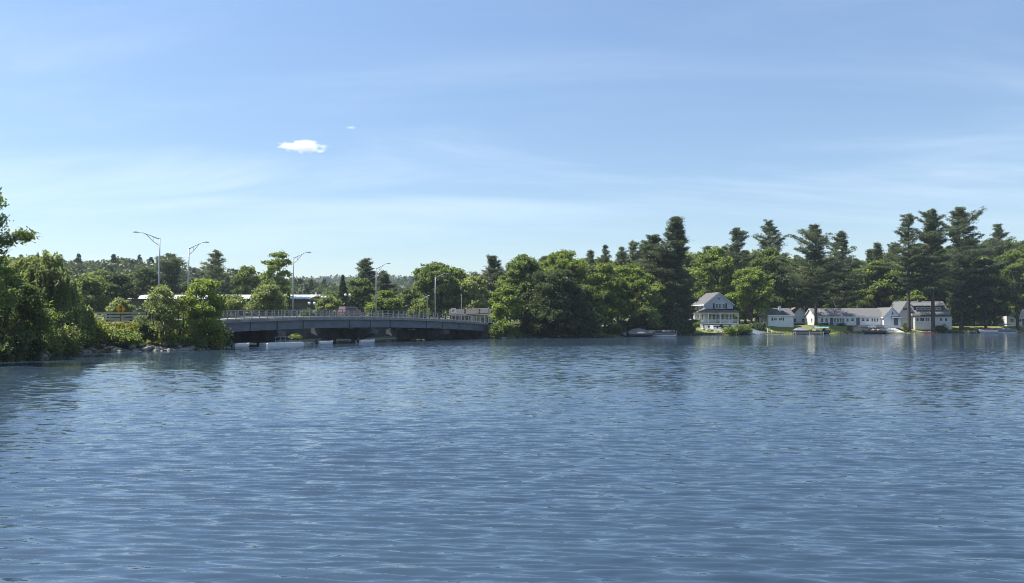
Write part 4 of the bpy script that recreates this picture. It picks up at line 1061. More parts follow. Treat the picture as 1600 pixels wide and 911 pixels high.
m = MB(); slab(m, [(-PD-ov, DP-0.8, e0), A_, Dd, (0.0, DP-0.8, pzt+0.12)], 0.125); m.build('porch_roof', M['roof_grey'], h1)
m = MB(); m.box(-PD-0.06, W1+0.5, -PD-0.06, -PD+0.1, e0-0.26, e0-0.02); m.box(-PD-0.06, -PD+0.1, -PD+0.11, DP-1, e0-0.26, e0-0.02); m.build('beam', M['white_paint'], h1)
for xx in (-PD+0.02, 0.0, 2.95, 5.15, W1+0.36):
    m = MB(); m.box(xx-0.08, xx+0.08, -PD-0.03, -PD+0.13, pz0+0.002, e0-0.262); m.box(xx-0.13, xx+0.13, -PD-0.06, -PD+0.16, pz0+0.004, pz0+0.25); m.build('porch_post', M['white_paint'], h1)
for yy in (2.0, 5.0, DP-1.1):
    m = MB(); m.box(-PD-0.03, -PD+0.13, yy-0.08, yy+0.08, pz0+0.002, e0-0.262); m.build('porch_post', M['white_paint'], h1)
m = MB()
for zz in (0.28, 1.0): m.box(-PD, W1+0.4, -PD+0.025, -PD+0.075, pz0+zz-0.035, pz0+zz+0.035)
for i in range(64): xx = -PD+0.1+i*(W1+PD+0.3)/64; m.box(xx-0.022, xx+0.022, -PD+0.032, -PD+0.068, pz0+0.316, pz0+0.964)
m.build('railing', M['white_paint'], h1)
m = MB()
for zz in (0.28, 1.0): m.box(-PD+0.025, -PD+0.075, -PD+0.1, DP-1.1, pz0+zz-0.033, pz0+zz+0.033)
for i in range(52): yy = -PD+0.2+i*(DP+1)/52; m.box(-PD+0.032, -PD+0.068, yy-0.022, yy+0.022, pz0+0.316, pz0+0.964)
m.build('railing', M['white_paint'], h1)
zw = pz0 + 1.45
for xx, w in ((1.15, 0.9), (2.35, 1.0), (4.1, 1.4), (6.0, 1.5)): window(h1, xx, 0, zw, w, 1.5, mull=0 if w < 1.1 else 1)
door(h1, 3.15, 0, pz0, 0.92, 2.05, M['grey_door'])
for yy in (2.0, 4.6): window(h1, 0, yy, zw, 1.0, 1.5, face='x', mull=0)
m = MB(); m.box(W1-1.6, W1-0.2, -PD-1.0, -PD-0.004, -0.5, pz0*0.35); m.box(W1-1.6, W1-0.2, -PD-0.55, -PD-0.006, pz0*0.35, pz0*0.7); m.build('steps', M['white_paint'], h1)

# --- small cottage
D2 = 205.5; k2 = m_per_px(D2); x2, y2 = at(1200.5, D2); z2 = gz(x2+3, y2+2)
h2 = thing('cottage', 'small white cottage with a grey roof and two shuttered windows facing the water', 'cottage', (x2, y2, z2), math.radians(3))
W2 = 40*k2; DP2 = 6.6; wh2 = zat(492.3, D2) - z2; r2 = zat(482.5, D2+3) - zat(492.3, D2)
gable_body(h2, 0, W2, 0, DP2, wh2, r2, 'x', M['white_siding'], M['roof_grey'], over=0.35)
for xx in (0.27*W2, 0.48*W2):
    window(h2, xx, 0, wh2*0.62, 0.95, 0.72, mull=1, rows=1)
shutters(h2, 0.375*W2, 0, wh2*0.62, 0.21*W2+1.1, 0.72)
window(h2, 0, 2.0, wh2*0.6, 0.9, 1.0, face='x', mull=0); door(h2, 0, 4.6, 0.1, 0.9, 2.0, M['grey_door'], face='x')
m = MB(); m.box(0.52*W2, 0.52*W2+0.55, 1.6, 2.1, wh2+r2*0.45, wh2+r2+0.55); m.box(0.52*W2-0.06, 0.52*W2+0.61, 1.54, 2.16, wh2+r2+0.56, wh2+r2+0.64); m.build('chimney', M['white_paint'], h2)
m = MB(); slab(m, [(-1.9, 0.2, wh2-0.55), (-0.02, 0.2, wh2-0.2), (-0.02, 4.2, wh2-0.2), (-1.9, 4.2, wh2-0.55)], 0.1); m.build('awning', M['roof_grey'], h2)
for yy in (0.3, 4.1):
    m = MB(); m.box(-1.85, -1.75, yy-0.05, yy+0.05, -0.5, wh2-0.56); m.build('awning_post', M['white_paint'], h2)

# --- tan-roofed house half hidden behind
D3 = 228.0; k3 = m_per_px(D3); x3, y3 = at(1234, D3); z3 = gz(x3+2, y3+2)
h3 = thing('house', 'low tan-roofed house glimpsed between the small cottage and the long house', 'house', (x3, y3, z3), math.radians(2))
W3 = 32*k3; wh3 = zat(496, D3) - z3; r3 = zat(481, D3) - zat(496, D3)
gable_body(h3, 0, W3, 0, 8.0, wh3, r3, 'y', M['white_siding'], M['roof_tan'], over=0.5)
for xx in (1.4, 3.9): window(h3, xx, 0, wh3*0.6, 0.9, 1.1, mull=0)
m = MB(); m.box(0.02, W3-0.1, -1.8, -0.02, -0.4, 0.35); m.build('deck', M['dark_wood'], h3)

# --- long white single-storey house
D4 = 214.0; k4 = m_per_px(D4); x4, y4 = at(1274, D4); z4 = gz(x4+8, y4+3)
h4 = thing('long_house', 'long low white house with a row of many windows and a pale grey roof', 'house', (x4, y4, z4), math.radians(1))
W4 = 108*k4; DP4 = 7.5; wh4 = zat(494.6, D4) - z4; r4 = zat(482.5, D4+3.7) - zat(494.6, D4)
gable_body(h4, 0, W4, 0, DP4, wh4, r4, 'x', M['white_siding'], M['roof_light'], over=0.3)
def xp4(px): return (px-1274)*k4
wz = wh4*0.60
for px, w, h in ((1284.5, 0.75, 1.1), (1291.5, 0.75, 1.1), (1305, 0.68, 1.1), (1309.3, 0.68, 1.1), (1313.6, 0.68, 1.1), (1317.9, 0.68, 1.1), (1324.5, 0.7, 0.95), (1332.5, 0.95, 0.85), (1349, 0.9, 0.9), (1356, 0.8, 0.8), (1363.5, 0.55, 0.95), (1367.6, 0.55, 0.95), (1371.8, 0.55, 0.95)):
    window(h4, xp4(px), 0, wz if h > 0.9 else wz+0.08, w, h, mull=0)
m = MB(); m.box(xp4(1302.4), xp4(1320.4), -0.045, 0.004, wz-1.05, wz-0.62); m.build('panel', mat('blue_grey_panel', (0.30, 0.37, 0.45), 0.6, 0.1, 2), h4)
door(h4, xp4(1299.6), 0, 0.05, 0.95, 2.05, M['blue_door']); door(h4, xp4(1341), 0, 0.05, 0.95, 2.05, M['grey_door'])
window(h4, 0, 2.4, wz, 0.8, 1.0, face='x', mull=0)
for px, zz in ((1287, 0.5), (1310, 0.75)):
    m = MB(); m.bar((xp4(px), 2.4, wh4+r4*0.4), (xp4(px), 2.4, wh4+r4*0.6+zz), 0.09); m.build('vent_pipe', M['white_paint'], h4)
m = MB(); m.bar((xp4(1317), 3.4, wh4+r4*0.8), (xp4(1311), 3.6, wh4+r4+2.3), 0.05, 0.03); m.build('antenna_mast', M['white_paint'], h4)
m = MB(); m.box(xp4(1336), xp4(1377), -1.9, -0.03, -0.5, 0.12); m.build('terrace', M['sidewalk'], h4)
# its gabled end wing, standing forward
gx0, gx1 = xp4(1378), xp4(1405); gy0 = -1.3
whg = zat(493.5, D4) - z4
gable_body(h4, gx0, gx1, gy0, DP4-0.4, whg-0.25, zat(481, D4) - zat(493.5, D4)+0.2, 'y', M['white_siding'], M['roof_light'], over=0.28, rname='wing_roof', wname='wing')
gm_ = (gx0+gx1)/2
m = MB(); m.prism_y([(gm_+0.1-0.28, whg+0.35), (gm_+0.1+0.28, whg+0.35), (gm_+0.1, whg+1.15)], gy0-0.04, gy0+0.005); m.build('gable_vent', M['dark_trim'], h4)
door(h4, gx0+0.70*(gx1-gx0), gy0, 0.05, 1.15, 2.1, M['grey_door'])
m = MB(); m.prism_x([(gy0-0.9, whg-0.62), (gy0-0.006, whg-0.25), (gy0-0.006, whg-0.15), (gy0-0.9, whg-0.52)], gx0+0.42*(gx1-gx0), gx1-0.2); m.build('door_hood', M['roof_light'], h4)
m = MB(); m.box(gx0+0.12, gx0+1.9, gy0-0.045, gy0+0.004, 0.1, 2.15); m.build('wall_panel', M['white_paint'], h4)

# --- dormer house
D5 = 219.0; k5 = m_per_px(D5); x5, y5 = at(1405.5, D5); z5 = gz(x5+6, y5+2)
h5 = thing('house', 'white house with a pointed gable and a wide roof dormer behind two pines', 'house', (x5, y5, z5), math.radians(-2))
def xp5(px): return (px-1405.5)*k5
w5 = zat(491, D5) - z5; pk = zat(471.5, D5) - z5
gable_body(h5, 0, xp5(1428), 0, 8, zat(489, D5)-z5, pk-(zat(489, D5)-z5), 'y', M['tan_siding'], M['roof_light'], over=0.3, wname='gable_wing', rname='gable_roof')
window(h5, xp5(1414.5), 0, zat(483, D5)-z5, 1.1, 0.5, mull=0, rows=1, frame=M['dark_trim']); window(h5, xp5(1418), 0, zat(498.5, D5)-z5, 0.8, 0.9, mull=0)
bx0, bx1 = xp5(1424.5), xp5(1480)
gable_body(h5, bx0, bx1, -0.6, 7.4, w5, pk-w5, 'x', M['tan_siding'], M['roof_light'], over=0.5)
# dormer: front wall band with windows under its own low roof
dzb, dzt = zat(488.5, D5)-z5, zat(478.5, D5)-z5
m = MB(); m.box(bx0+0.9, bx1-0.9, 0.55, 3.2, dzb-0.9, dzt); m.build('dormer', M['dark_trim'], h5)
m = MB(); m.prism_x([(0.15, dzt-0.02), (3.6, dzt+1.05), (3.6, dzt+1.2), (0.15, dzt+0.14)], bx0+0.6, bx1-0.6); m.build('dormer_roof', M['roof_light'], h5)
for f in (0.18, 0.36, 0.54, 0.72, 0.88): window(h5, bx0+0.9+(bx1-bx0-1.8)*f-0.3, 0.55, (dzb+dzt)/2-0.02, 1.15, 1.15, mull=0)
m = MB(); m.prism_x([(-2.2, w5-0.62), (-0.62, w5-0.10), (-0.62, w5+0.02), (-2.2, w5-0.5)], bx0-0.3, bx1+0.1); m.build('porch_roof', M['roof_dark'], h5)
m = MB(); m.box(bx0, bx1, -1.9, -0.61, -0.5, w5-0.63); m.build('sun_porch', M['tan_siding'], h5)
for px, w in ((1428, 0.7), (1435, 1.15), (1443, 1.15), (1451, 1.15), (1464, 0.8), (1471.5, 0.8)): window(h5, xp5(px), -1.9, zat(499, D5)-z5-0.02, w, 1.05, mull=0 if w < 1 else 1, rows=1)
m = MB(); m.box(bx0+3.2, bx0+3.8, 3.2, 3.8, pk-0.6, pk+0.7); m.build('chimney', M['brown_wall'], h5)

# --- house glimpsed at the photo's edge
D6 = 238.0; x6, y6 = at(1573, D6); z6 = gz(x6+3, y6+2)
h6 = thing('house', 'pale house with a pinkish roof half hidden by trees at the photo edge', 'house', (x6, y6, z6), math.radians(-4))
gable_body(h6, 0, 9.5, 0, 8, zat(490, D6)-z6, 2.4, 'x', M['white_siding'], mat('roof_pink', (0.42, 0.34, 0.33), 0.85, 0.15, 3), over=0.5)
for xx in (1.5, 3.6, 6.2): window(h6, xx, 0, 1.7, 1.1, 1.1)
door(h6, 4.9, 0, 0.1, 0.95, 2.05, M['grey_door'])

# --- white-roofed long building beyond the bridge end
D7 = 205.0; k7 = m_per_px(D7); x7, y7 = at(205, D7)
z7 = gz(x7+20, y7+5); b7 = thing('warehouse', 'long low dark building with a bright white flat roof behind the bank trees', 'building', (x7, y7, z7), math.radians(-1.5))
t7 = zat(468.3, D7)-z7; W7 = 277*k7
m = MB(); m.box(0, W7, 0, 16, -1.5, t7); m.build('wall', M['dark_wall'], b7)
m = MB(); m.prism_x([(-1.3, t7+0.01), (8, t7+1.25), (17, t7+0.5), (17, t7+0.75), (8, t7+1.5), (-1.3, t7+0.22)], -0.7, W7+0.7); m.build('roof', M['roof_white'], b7)
m = MB(); m.box(-0.72, W7+0.72, -1.36, -1.31, t7-0.25, t7+0.24); m.build('fascia', M['dark_trim'], b7)
for i in range(9): window(b7, 4+i*4.8, 0, t7*0.55, 1.8, 1.2, frame=M['dark_trim'])
for i in range(2): door(b7, 6.5+i*24, 0, max(0, 0.1), 1.0, 2.1, M['grey_door'])

# --- sloping shed roofs and the grey-roofed building at the far bridge end
D8 = 214.0; x8, y8 = at(616, D8); z8 = gz(x8+3, y8); k8 = m_per_px(D8)
for i, (px, w, tl, tr_, lb) in enumerate(((615, 26, 489, 477, 'dark sloping shed roof behind the bridge railing, nearer the fourth street lamp'), (634, 30, 490, 477.5, 'second sloping shed roof behind the bridge railing, nearer the fifth street lamp'))):
    xx, yy = at(px, D8+i*5); b = thing('shed', lb, 'shed', (xx, yy, z8), 0)
    ww = w*k8; a, c = zat(tl, D8)-z8, zat(tr_, D8)-z8
    m = MB(); m.prism_y([(0, -0.5), (ww, -0.5), (ww, c-0.02), (0, a-0.02)], 0, 7); m.build('wall', M['dark_wall'], b)
    m = MB(); m.prism_y([(-0.8, a-0.35), (ww+0.5, c+0.25), (ww+0.5, c+0.45), (-0.8, a-0.15)], -0.7, 7.6); m.build('roof', M['roof_grey'], b)
    m = MB(); m.box(ww*0.35, ww*0.65, -0.04, 0.004, -0.2, 2.1); m.build('door', M['grey_door'], b)
D9 = 200.0; k9 = m_per_px(D9); x9, y9 = at(703, D9); z9 = gz(x9+5, y9)
b9 = thing('store_building', 'single-storey grey-roofed building with pale columns at the far bridge end', 'building', (x9, y9, z9), math.radians(2))
W9 = 62*k9; w9 = zat(492.5, D9)-z9; r9 = zat(484, D9+4)-zat(492.5, D9)
gable_body(b9, 0, W9, 0, 8, w9, r9, 'x', M['dark_wall'], M['roof_dark'], over=0.4, trim=False)
for i in range(3): window(b9, 1.6+i*3.2, 0, w9*0.5, 1.0, 1.3, mull=0, frame=M['dark_trim'])
for i in range(6):
    m = MB(); m.box(0.55+i*1.6, 0.73+i*1.6, -1.3, -1.12, -0.4, w9-0.35); m.build('column', M['weathered_wood'], b9)
m = MB(); m.prism_x([(-1.6, w9-0.35), (-0.01, w9-0.12), (-0.01, w9-0.04), (-1.6, w9-0.23)], 0.2, W9-0.2); m.build('porch_roof', M['roof_dark'], b9)
xa, ya = at(736, 190); za = gz(xa, ya)
b10 = thing('canopy_building', 'pale flat-canopied shop front standing before the grey-roofed building', 'building', (xa, ya, za), math.radians(4))
m = MB(); m.box(0.6, 6.4, 1.2, 6, -0.5, zat(493, 190)-za); m.build('wall', M['grey_siding'], b10)
m = MB(); ca = zat(492, 190)-za; m.prism_y([(-1.2, ca-0.05), (6.4, ca+0.5), (6.4, ca+0.68), (-1.2, ca+0.12)], -1.0, 6.4); m.build('roof', M['roof_grey'], b10)
for i in range(4): window(b10, 1.4+i*1.35, 1.2, ca*0.5, 0.9, 1.4, mull=0)
for xx in (0.0, 3.2, 6.6):
    m = MB(); m.box(xx-0.09, xx+0.09, -0.7, -0.52, -0.4, ca-0.04 + (xx+1.2)*0.07); m.build('column', M['white_paint'], b10)

# ------------------------------------------------------------------ street lamps, signs, signals
def street_lamp(px, d, top, base_z, arm_px, arm_top, label, rz=0.0):
    x, y = at(px, d); H = zat(top, d) - base_z; arm = arm_px*m_per_px(d); rise = zat(arm_top, d) - zat(top, d)
    t = thing('street_lamp', label, 'street lamp', (x, y, base_z), rz, 'tall street lamps along the bridge and road')
    m = MB(); m.bar((0, 0, 0.25), (0, 0, H), 0.125, 0.085, 10); m.bar((0, 0, H), (0, 0, H+0.08), 0.1, 0.06, 10); m.build('pole', M['galv'], t, smooth=True)
    m = MB(); m.box(-0.22, 0.22, -0.22, 0.22, -0.15, 0.05); m.bar((0, 0, 0.05), (0, 0, 0.28), 0.19, 0.15, 10); m.build('base', M['galv'], t)
    s = 1 if arm > 0 else -1; m = MB()
    tip = (arm, 0, H+rise*0.96)
    m.tube([(0, 0, H-0.12), (arm*0.45, 0, H-0.12+rise*0.62), (arm*0.8, 0, H+rise*0.92-0.02), tip], [0.06, 0.052, 0.048, 0.04], 7)
    m.tube([(0, 0, H-0.95), (arm*0.3, 0, H-0.60+rise*0.25), (arm*0.62, 0, H+rise*0.62), (arm*0.8, 0, H+rise*0.9)], 0.038, 6)
    m.bar((arm*0.3, 0, H-0.60+rise*0.25), (arm*0.3, 0, H-0.12+rise*0.44), 0.025); m.build('arm', M['galv'], t, smooth=True)
    m = MB(); hx = arm + s*0.28
    m.loft([[(hx-0.34, -0.05, tip[2]-0.04), (hx-0.34, 0.05, tip[2]-0.04), (hx-0.34, 0.05, tip[2]+0.05), (hx-0.34, -0.05, tip[2]+0.05)],
            [(hx-0.1, -0.15, tip[2]-0.06), (hx-0.1, 0.15, tip[2]-0.06), (hx-0.1, 0.11, tip[2]+0.10), (hx-0.1, -0.11, tip[2]+0.10)],
            [(hx+0.3, -0.13, tip[2]-0.05), (hx+0.3, 0.13, tip[2]-0.05), (hx+0.3, 0.09, tip[2]+0.06), (hx+0.3, -0.09, tip[2]+0.06)]])
    m.build('lamp_head', M['galv'], t)
street_lamp(247.5, 103.5, 372.5, 3.1, -34, 362.5, 'tallest street lamp, its long arm reaching over the bank trees away from the bridge')
street_lamp(293.5, 116.5, 388, 3.3, 24, 378, 'street lamp whose pole rises behind the bright many-stemmed bank tree', 0.1)
street_lamp(457.5, 131.5, 403, deck_z(18.5), 21.5, 394, 'street lamp on the bridge beside the narrow dark evergreen', 0.1)
street_lamp(587.5, 147.5, 419.5, deck_z(37), 17, 411.5, 'street lamp on the bridge between two tufted pines', 0.1)
street_lamp(680, 161, 433, deck_z(56), 17, 427, 'street lamp on the bridge before the large round tree', 0.1)

def twin_globe(px, d, top, gap_px, label):
    x, y = at(px, d); z = gz(x, y); H = zat(top, d) - z; g = gap_px*m_per_px(d)/2
    t = thing('globe_lamp', label, 'lamp post', (x, y, z), 0.15, 'twin globe lamps beyond the bridge')
    m = MB(); m.bar((0, 0, -0.2), (0, 0, H-0.35), 0.09, 0.055); m.bar((0, 0, 0), (0, 0, 0.5), 0.16, 0.1); m.build('pole', M['dark_trim'], t)
    m = MB(); m.tube([(-g, 0, H-0.32), (-g*0.7, 0, H-0.5), (0, 0, H-0.42), (g*0.7, 0, H-0.5), (g, 0, H-0.32)], 0.035, 6); m.build('crossbar', M['dark_trim'], t)
    for s in (-1, 1):
        m = MB(); m.sphere((s*g, 0, H-0.05), 0.30); m.build('globe', M['globe'], t, smooth=True)
twin_globe(487, 168, 473.5, 8, 'twin white globe lamp nearest the third street lamp')
twin_globe(497, 178, 462, 5, 'twin white globe lamp standing higher beside the lowest twin globe lamp')
twin_globe(506, 182, 464, 5, 'twin white globe lamp beside the hazy low tree')
twin_globe(543, 180, 460.5, 7, 'twin white globe lamp in front of the cone-shaped evergreen')

# yellow diamond warning sign, traffic signal symbol
dS = 97.0; xs_, ys_ = at(188.5, dS); zs_ = gz(xs_, ys_); cz = zat(483, dS) - zs_; hd = 7.6*m_per_px(dS)
sg = thing('warning_sign', 'yellow diamond traffic-signal warning sign on a post before the guard rail', 'road sign', (xs_, ys_, zs_), 0.25)
m = MB(); m.box(-0.04, 0.04, 0.012, 0.07, -0.6, cz+hd*0.5); m.build('post', M['dark_wood'], sg)
def diamond(r, y0, y1):
    mb = MB(); c = 0.12*r
    mb.prism_y([(0-c, cz-r+c), (c, cz-r+c), (r-c, cz-c), (r-c, cz+c), (c, cz+r-c), (-c, cz+r-c), (-(r-c), cz+c), (-(r-c), cz-c)], y0, y1); return mb
pl = diamond(hd, -0.004, 0.010).build('plate', M['sign_yellow'], sg)
b_ = MB(); ro, ri = hd*0.93, hd*0.87
for k in range(4):
    a0, a1 = math.pi/2*k, math.pi/2*(k+1)
    p = [(math.cos(a)*r, cz+math.sin(a)*r) for a, r in ((a0, ro), (a1, ro), (a1, ri), (a0, ri))]
    p = [(q[0]*0.88, cz+(q[1]-cz)*0.88) for q in p]
    b_.prism_y(p, -0.0075, -0.0045)
b_.build('border', M['sign_black'], pl)
m = MB(); m.box(-hd*0.24, hd*0.24, -0.0085, -0.005, cz-hd*0.60, cz+hd*0.60); m.build('symbol', M['sign_black'], pl)
for zz, mm_ in ((0.38, 'lens_red'), (0.0, 'lens_amber'), (-0.38, 'lens_green')):
    m = MB(); m.prism_y([(hd*0.145*math.cos(a), cz+zz*hd+hd*0.145*math.sin(a)) for a in np.linspace(0, 2*math.pi, 16, endpoint=False)], -0.012, -0.009); m.build('lens', M[mm_], pl)

# traffic signals and small signs at the far end of the bridge
def mast_signal(px, d, top, arm_px, sig, label, rz=0.0):
    x, y = at(px, d); z = gz(x, y); H = zat(top, d)-z; a = arm_px*m_per_px(d)
    t = thing('traffic_signal', label, 'traffic light', (x, y, z), rz)
    m = MB(); m.bar((0, 0, -0.3), (0, 0, H+0.35), 0.15, 0.11); m.build('pole', M['galv'], t)
    m = MB(); m.bar((0, 0, H), (a, 0, H-0.12), 0.10, 0.06); m.build('mast_arm', M['galv'], t)
    for f in sig:
        m = MB(); m.box(a*f-0.17, a*f+0.17, -0.2, 0.12, H-1.15, H-0.16); h = m.build('signal_head', M['sign_black'], t)
        for q, mm_ in ((0, 'lens_red'), (1, 'lens_amber'), (2, 'lens_green')):
            m = MB(); m.prism_y([(a*f+0.1*math.cos(b), H-0.34-0.31*q+0.1*math.sin(b)) for b in np.linspace(0, 2*math.pi, 12, endpoint=False)], -0.215, -0.202); m.build('lens', M[mm_], h)
mast_signal(763.5, 184, 482.3, -38, (0.38, 0.97), 'long pale mast arm with a hanging traffic light over the grey-roofed building')
mast_signal(783, 181, 483.5, -13, (0.55,), 'short mast arm with a traffic light beside the light green tree')
def arm_lamp(px, d, top, arm_px, rise_px, label):
    x, y = at(px, d); z = gz(x, y); H = zat(top, d)-z; a = arm_px*m_per_px(d); r = rise_px*m_per_px(d)
    t = thing('road_lamp', label, 'road lamp', (x, y, z), 0)
    m = MB(); m.bar((0, 0, -0.3), (0, 0, H), 0.11, 0.07); m.build('pole', M['galv'], t)
    m = MB(); m.tube([(0, 0, H-0.05), (a*0.5, 0, H+r*0.6), (a, 0, H+r)], [0.07, 0.06, 0.06], 6); m.build('arm', M['galv'], t)
    m = MB(); m.sphere((a, 0, H+r-0.02), 0.32, 0.14, 0.1); m.build('lamp_head', M['galv'], t)
arm_lamp(656, 190, 469.5, 14, 7.5, 'low road lamp with a bright slanting arm right of the shed roofs')
def plain_pole(px, d, top, label, nm='utility_pole', cat='pole', r=0.12):
    x, y = at(px, d); z = gz(x, y); H = zat(top, d)-z
    t = thing(nm, label, cat, (x, y, z), 0)
    m = MB(); m.bar((0, 0, -0.4), (0, 0, H), r, r*0.75); m.build('pole', M['weathered_wood'], t)
    m = MB(); m.bar((-0.3, 0, H-0.35), (0.3, 0, H-0.35), 0.05); m.build('crossarm', M['weathered_wood'], t)
plain_pole(721, 192, 459, 'slim wooden pole in front of the grey-green tree at the far bridge end')
plain_pole(667.5, 196, 463, 'slim wooden pole beside the low road lamp')
plain_pole(1257, 224, 478, 'weathered pole between the tan-roofed house and the long house')
xq, yq = at(708.5, 178); zq = gz(xq, yq); tq = zat(485, 178)-zq
s2 = thing('road_sign', 'small white square sign on two legs by the far bridge end', 'road sign', (xq, yq, zq), 0.1)
for s in (-0.35, 0.35):
    m = MB(); m.box(s-0.04, s+0.04, 0.01, 0.07, -0.4, tq+0.4); m.build('post', M['galv'], s2)
m = MB(); m.box(-0.55, 0.55, -0.02, 0.008, tq-0.5, tq+0.5); p_ = m.build('plate', M['white_paint'], s2)
m = MB()
for q in range(3): m.box(-0.38, 0.38-0.12*q, -0.026, -0.021, tq+0.26-0.26*q-0.05, tq+0.26-0.26*q+0.05)
m.build('lettering', M['sign_black'], p_)

# red van crossing the bridge, seen behind the railing
sv = 31.5; vb = bp(sv, BW-4.2, deck_z(sv)+0.03)
van = thing('van', 'pinkish red van driving along the bridge behind the railing', 'van', vb, math.atan2(BR[1], BR[0]))
van.scale = (0.9, 0.9, 0.9)
m = MB(); m.loft([[(-2.4, -0.95, 0.35), (-2.4, 0.95, 0.35), (-2.4, 0.95, 1.15), (-2.4, -0.95, 1.15)]][:1] + [[(2.5, -0.92, 0.35), (2.5, 0.92, 0.35), (2.45, 0.9, 1.05), (2.45, -0.9, 1.05)]])
m.loft([[(-2.38, -0.93, 1.152), (-2.38, 0.93, 1.152), (-2.25, 0.8, 2.0), (-2.25, -0.8, 2.0)], [(0.9, -0.93, 1.12), (0.9, 0.93, 1.12), (0.5, 0.8, 2.0), (0.5, -0.8, 2.0)]])
m.loft([[(0.9, -0.92, 1.12), (0.9, 0.92, 1.12), (0.52, 0.79, 1.98), (0.52, -0.79, 1.98)], [(1.6, -0.9, 1.08), (1.6, 0.9, 1.08), (1.55, 0.88, 1.1), (1.55, -0.88, 1.1)]])
m.build('body', M['van_red'], van, bevel=0.05)
for y_ in (-0.915, 0.915):
    m = MB(); s = 1 if y_ > 0 else -1
    m.obox((-0.8, s*0.885, 1.55), (1.25, 0, 0), (0, 0.012, 0), (0, -s*0.055, 0.26)); m.build('window', M['glass'], van)
m = MB(); m.obox((1.2, 0, 1.6), (0.3, 0, -0.3), (0, 0.74, 0), (0.01, 0, 0.012)); m.build('windscreen', M['glass'], van)
for x_ in (-1.5, 1.55):
    for y_ in (-0.9, 0.9):
        m = MB(); m.bar((x_, y_-0.12, 0.34), (x_, y_+0.12, 0.34), 0.34, n=16); w = m.build('wheel', M['tyre'], van)
        m = MB(); m.bar((x_, y_-0.13, 0.34), (x_, y_+0.13, 0.34), 0.2, n=12); m.build('rim', M['aluminium'], w)
for y_ in (-0.7, 0.7):
    m = MB(); m.box(-2.43, -2.395, y_-0.12, y_+0.12, 0.8, 1.05); m.build('tail_light', M['lens_red'], van)
    m = MB(); m.box(2.44, 2.51, y_-0.15, y_+0.15, 0.75, 0.92); m.build('headlight', M['globe'], van)

# ------------------------------------------------------------------ boats and docks
def hull_mb(Ln, Wd, Hh, bow=0.35, z0=-0.25, deck=0.86):
    m = MB(); rings = []
    for u in np.linspace(0, 1, 13):
        x = -Ln/2 + Ln*u; t = max(0, (u-(1-bow))/bow); w = Wd/2*(1-t**2.2)*(0.92+0.08*min(1, u/0.2)); w = max(w, 0.03)
        top = Hh*(1+0.28*t*t); kb = z0 + (0.85*(Hh-z0))*t**3
        rings.append([(x, -w, top), (x, -w*0.97, (top+kb)*0.5+0.05), (x, -w*0.55, kb+0.06), (x, 0, kb), (x, w*0.55, kb+0.06), (x, w*0.97, (top+kb)*0.5+0.05), (x, w, top), (x, w*deck, top+0.01), (x, 0, top+0.03), (x, -w*deck, top+0.01)])
    return m.loft(rings)
def boat(px, d, Ln, Wd, Hh, rz, label, hullm, name='motor_boat', cat='boat', group='boats along the far shore', z=0.0):
    x, y = at(px, d); t = thing(name, label, cat, (x, y, z), rz, group)
    hull_mb(Ln, Wd, Hh).build('hull', hullm, t, smooth=False, bevel=0.02)
    return t
def cover(par, Ln, Wd, Hh, ridge, m_):
    m = MB(); rings = []
    for u in np.linspace(0, 1, 9):
        x = -Ln/2+0.02 + (Ln-0.1)*u; p = Hh + 0.06 + ridge*math.sin(math.pi*min(1, max(0.03, (u*0.93+0.04))))**0.8*(1-0.55*u); w = Wd/2*1.04*(1-max(0, (u-.65)/.35)**2.2)+0.02
        rings.append([(x, -w, Hh-0.16), (x, -w*0.93, Hh+0.1), (x, -w*0.45, (p+Hh+0.1)/2-0.10), (x, 0, p), (x, w*0.45, (p+Hh+0.1)/2-0.10), (x, w*0.93, Hh+0.1), (x, w, Hh-0.16)])
    m.loft(rings).build('cover', m_, par)
def windshield(par, x, Wd, z):
    m = MB(); m.obox((x, 0, z+0.22), (0.012, 0, 0.006), (0, Wd*0.42, 0), (-0.16, 0, 0.24)); m.build('windshield', M['glass'], par)
def bimini(par, x0, x1, Wd, z0, z1, cm):
    m = MB(); rings = []
    for y_ in np.linspace(-Wd/2, Wd/2, 7):
        c = z1 - 0.22*(2*y_/Wd)**2; rings.append([(x0, y_, c-0.05), (x1, y_, c-0.05), (x1-0.05, y_, c+0.03), (x0+0.05, y_, c+0.03)])
    m.loft(rings).build('canopy', cm, par)
    m = MB()
    for s in (-1, 1):
        for xx in (x0+0.1, x1-0.1): m.bar(((x0+x1)/2+(xx-(x0+x1)/2)*0.3, s*Wd*0.48, z0), (xx, s*Wd*0.47, z1-0.25), 0.025)
    m.build('canopy_frame', M['aluminium'], par)
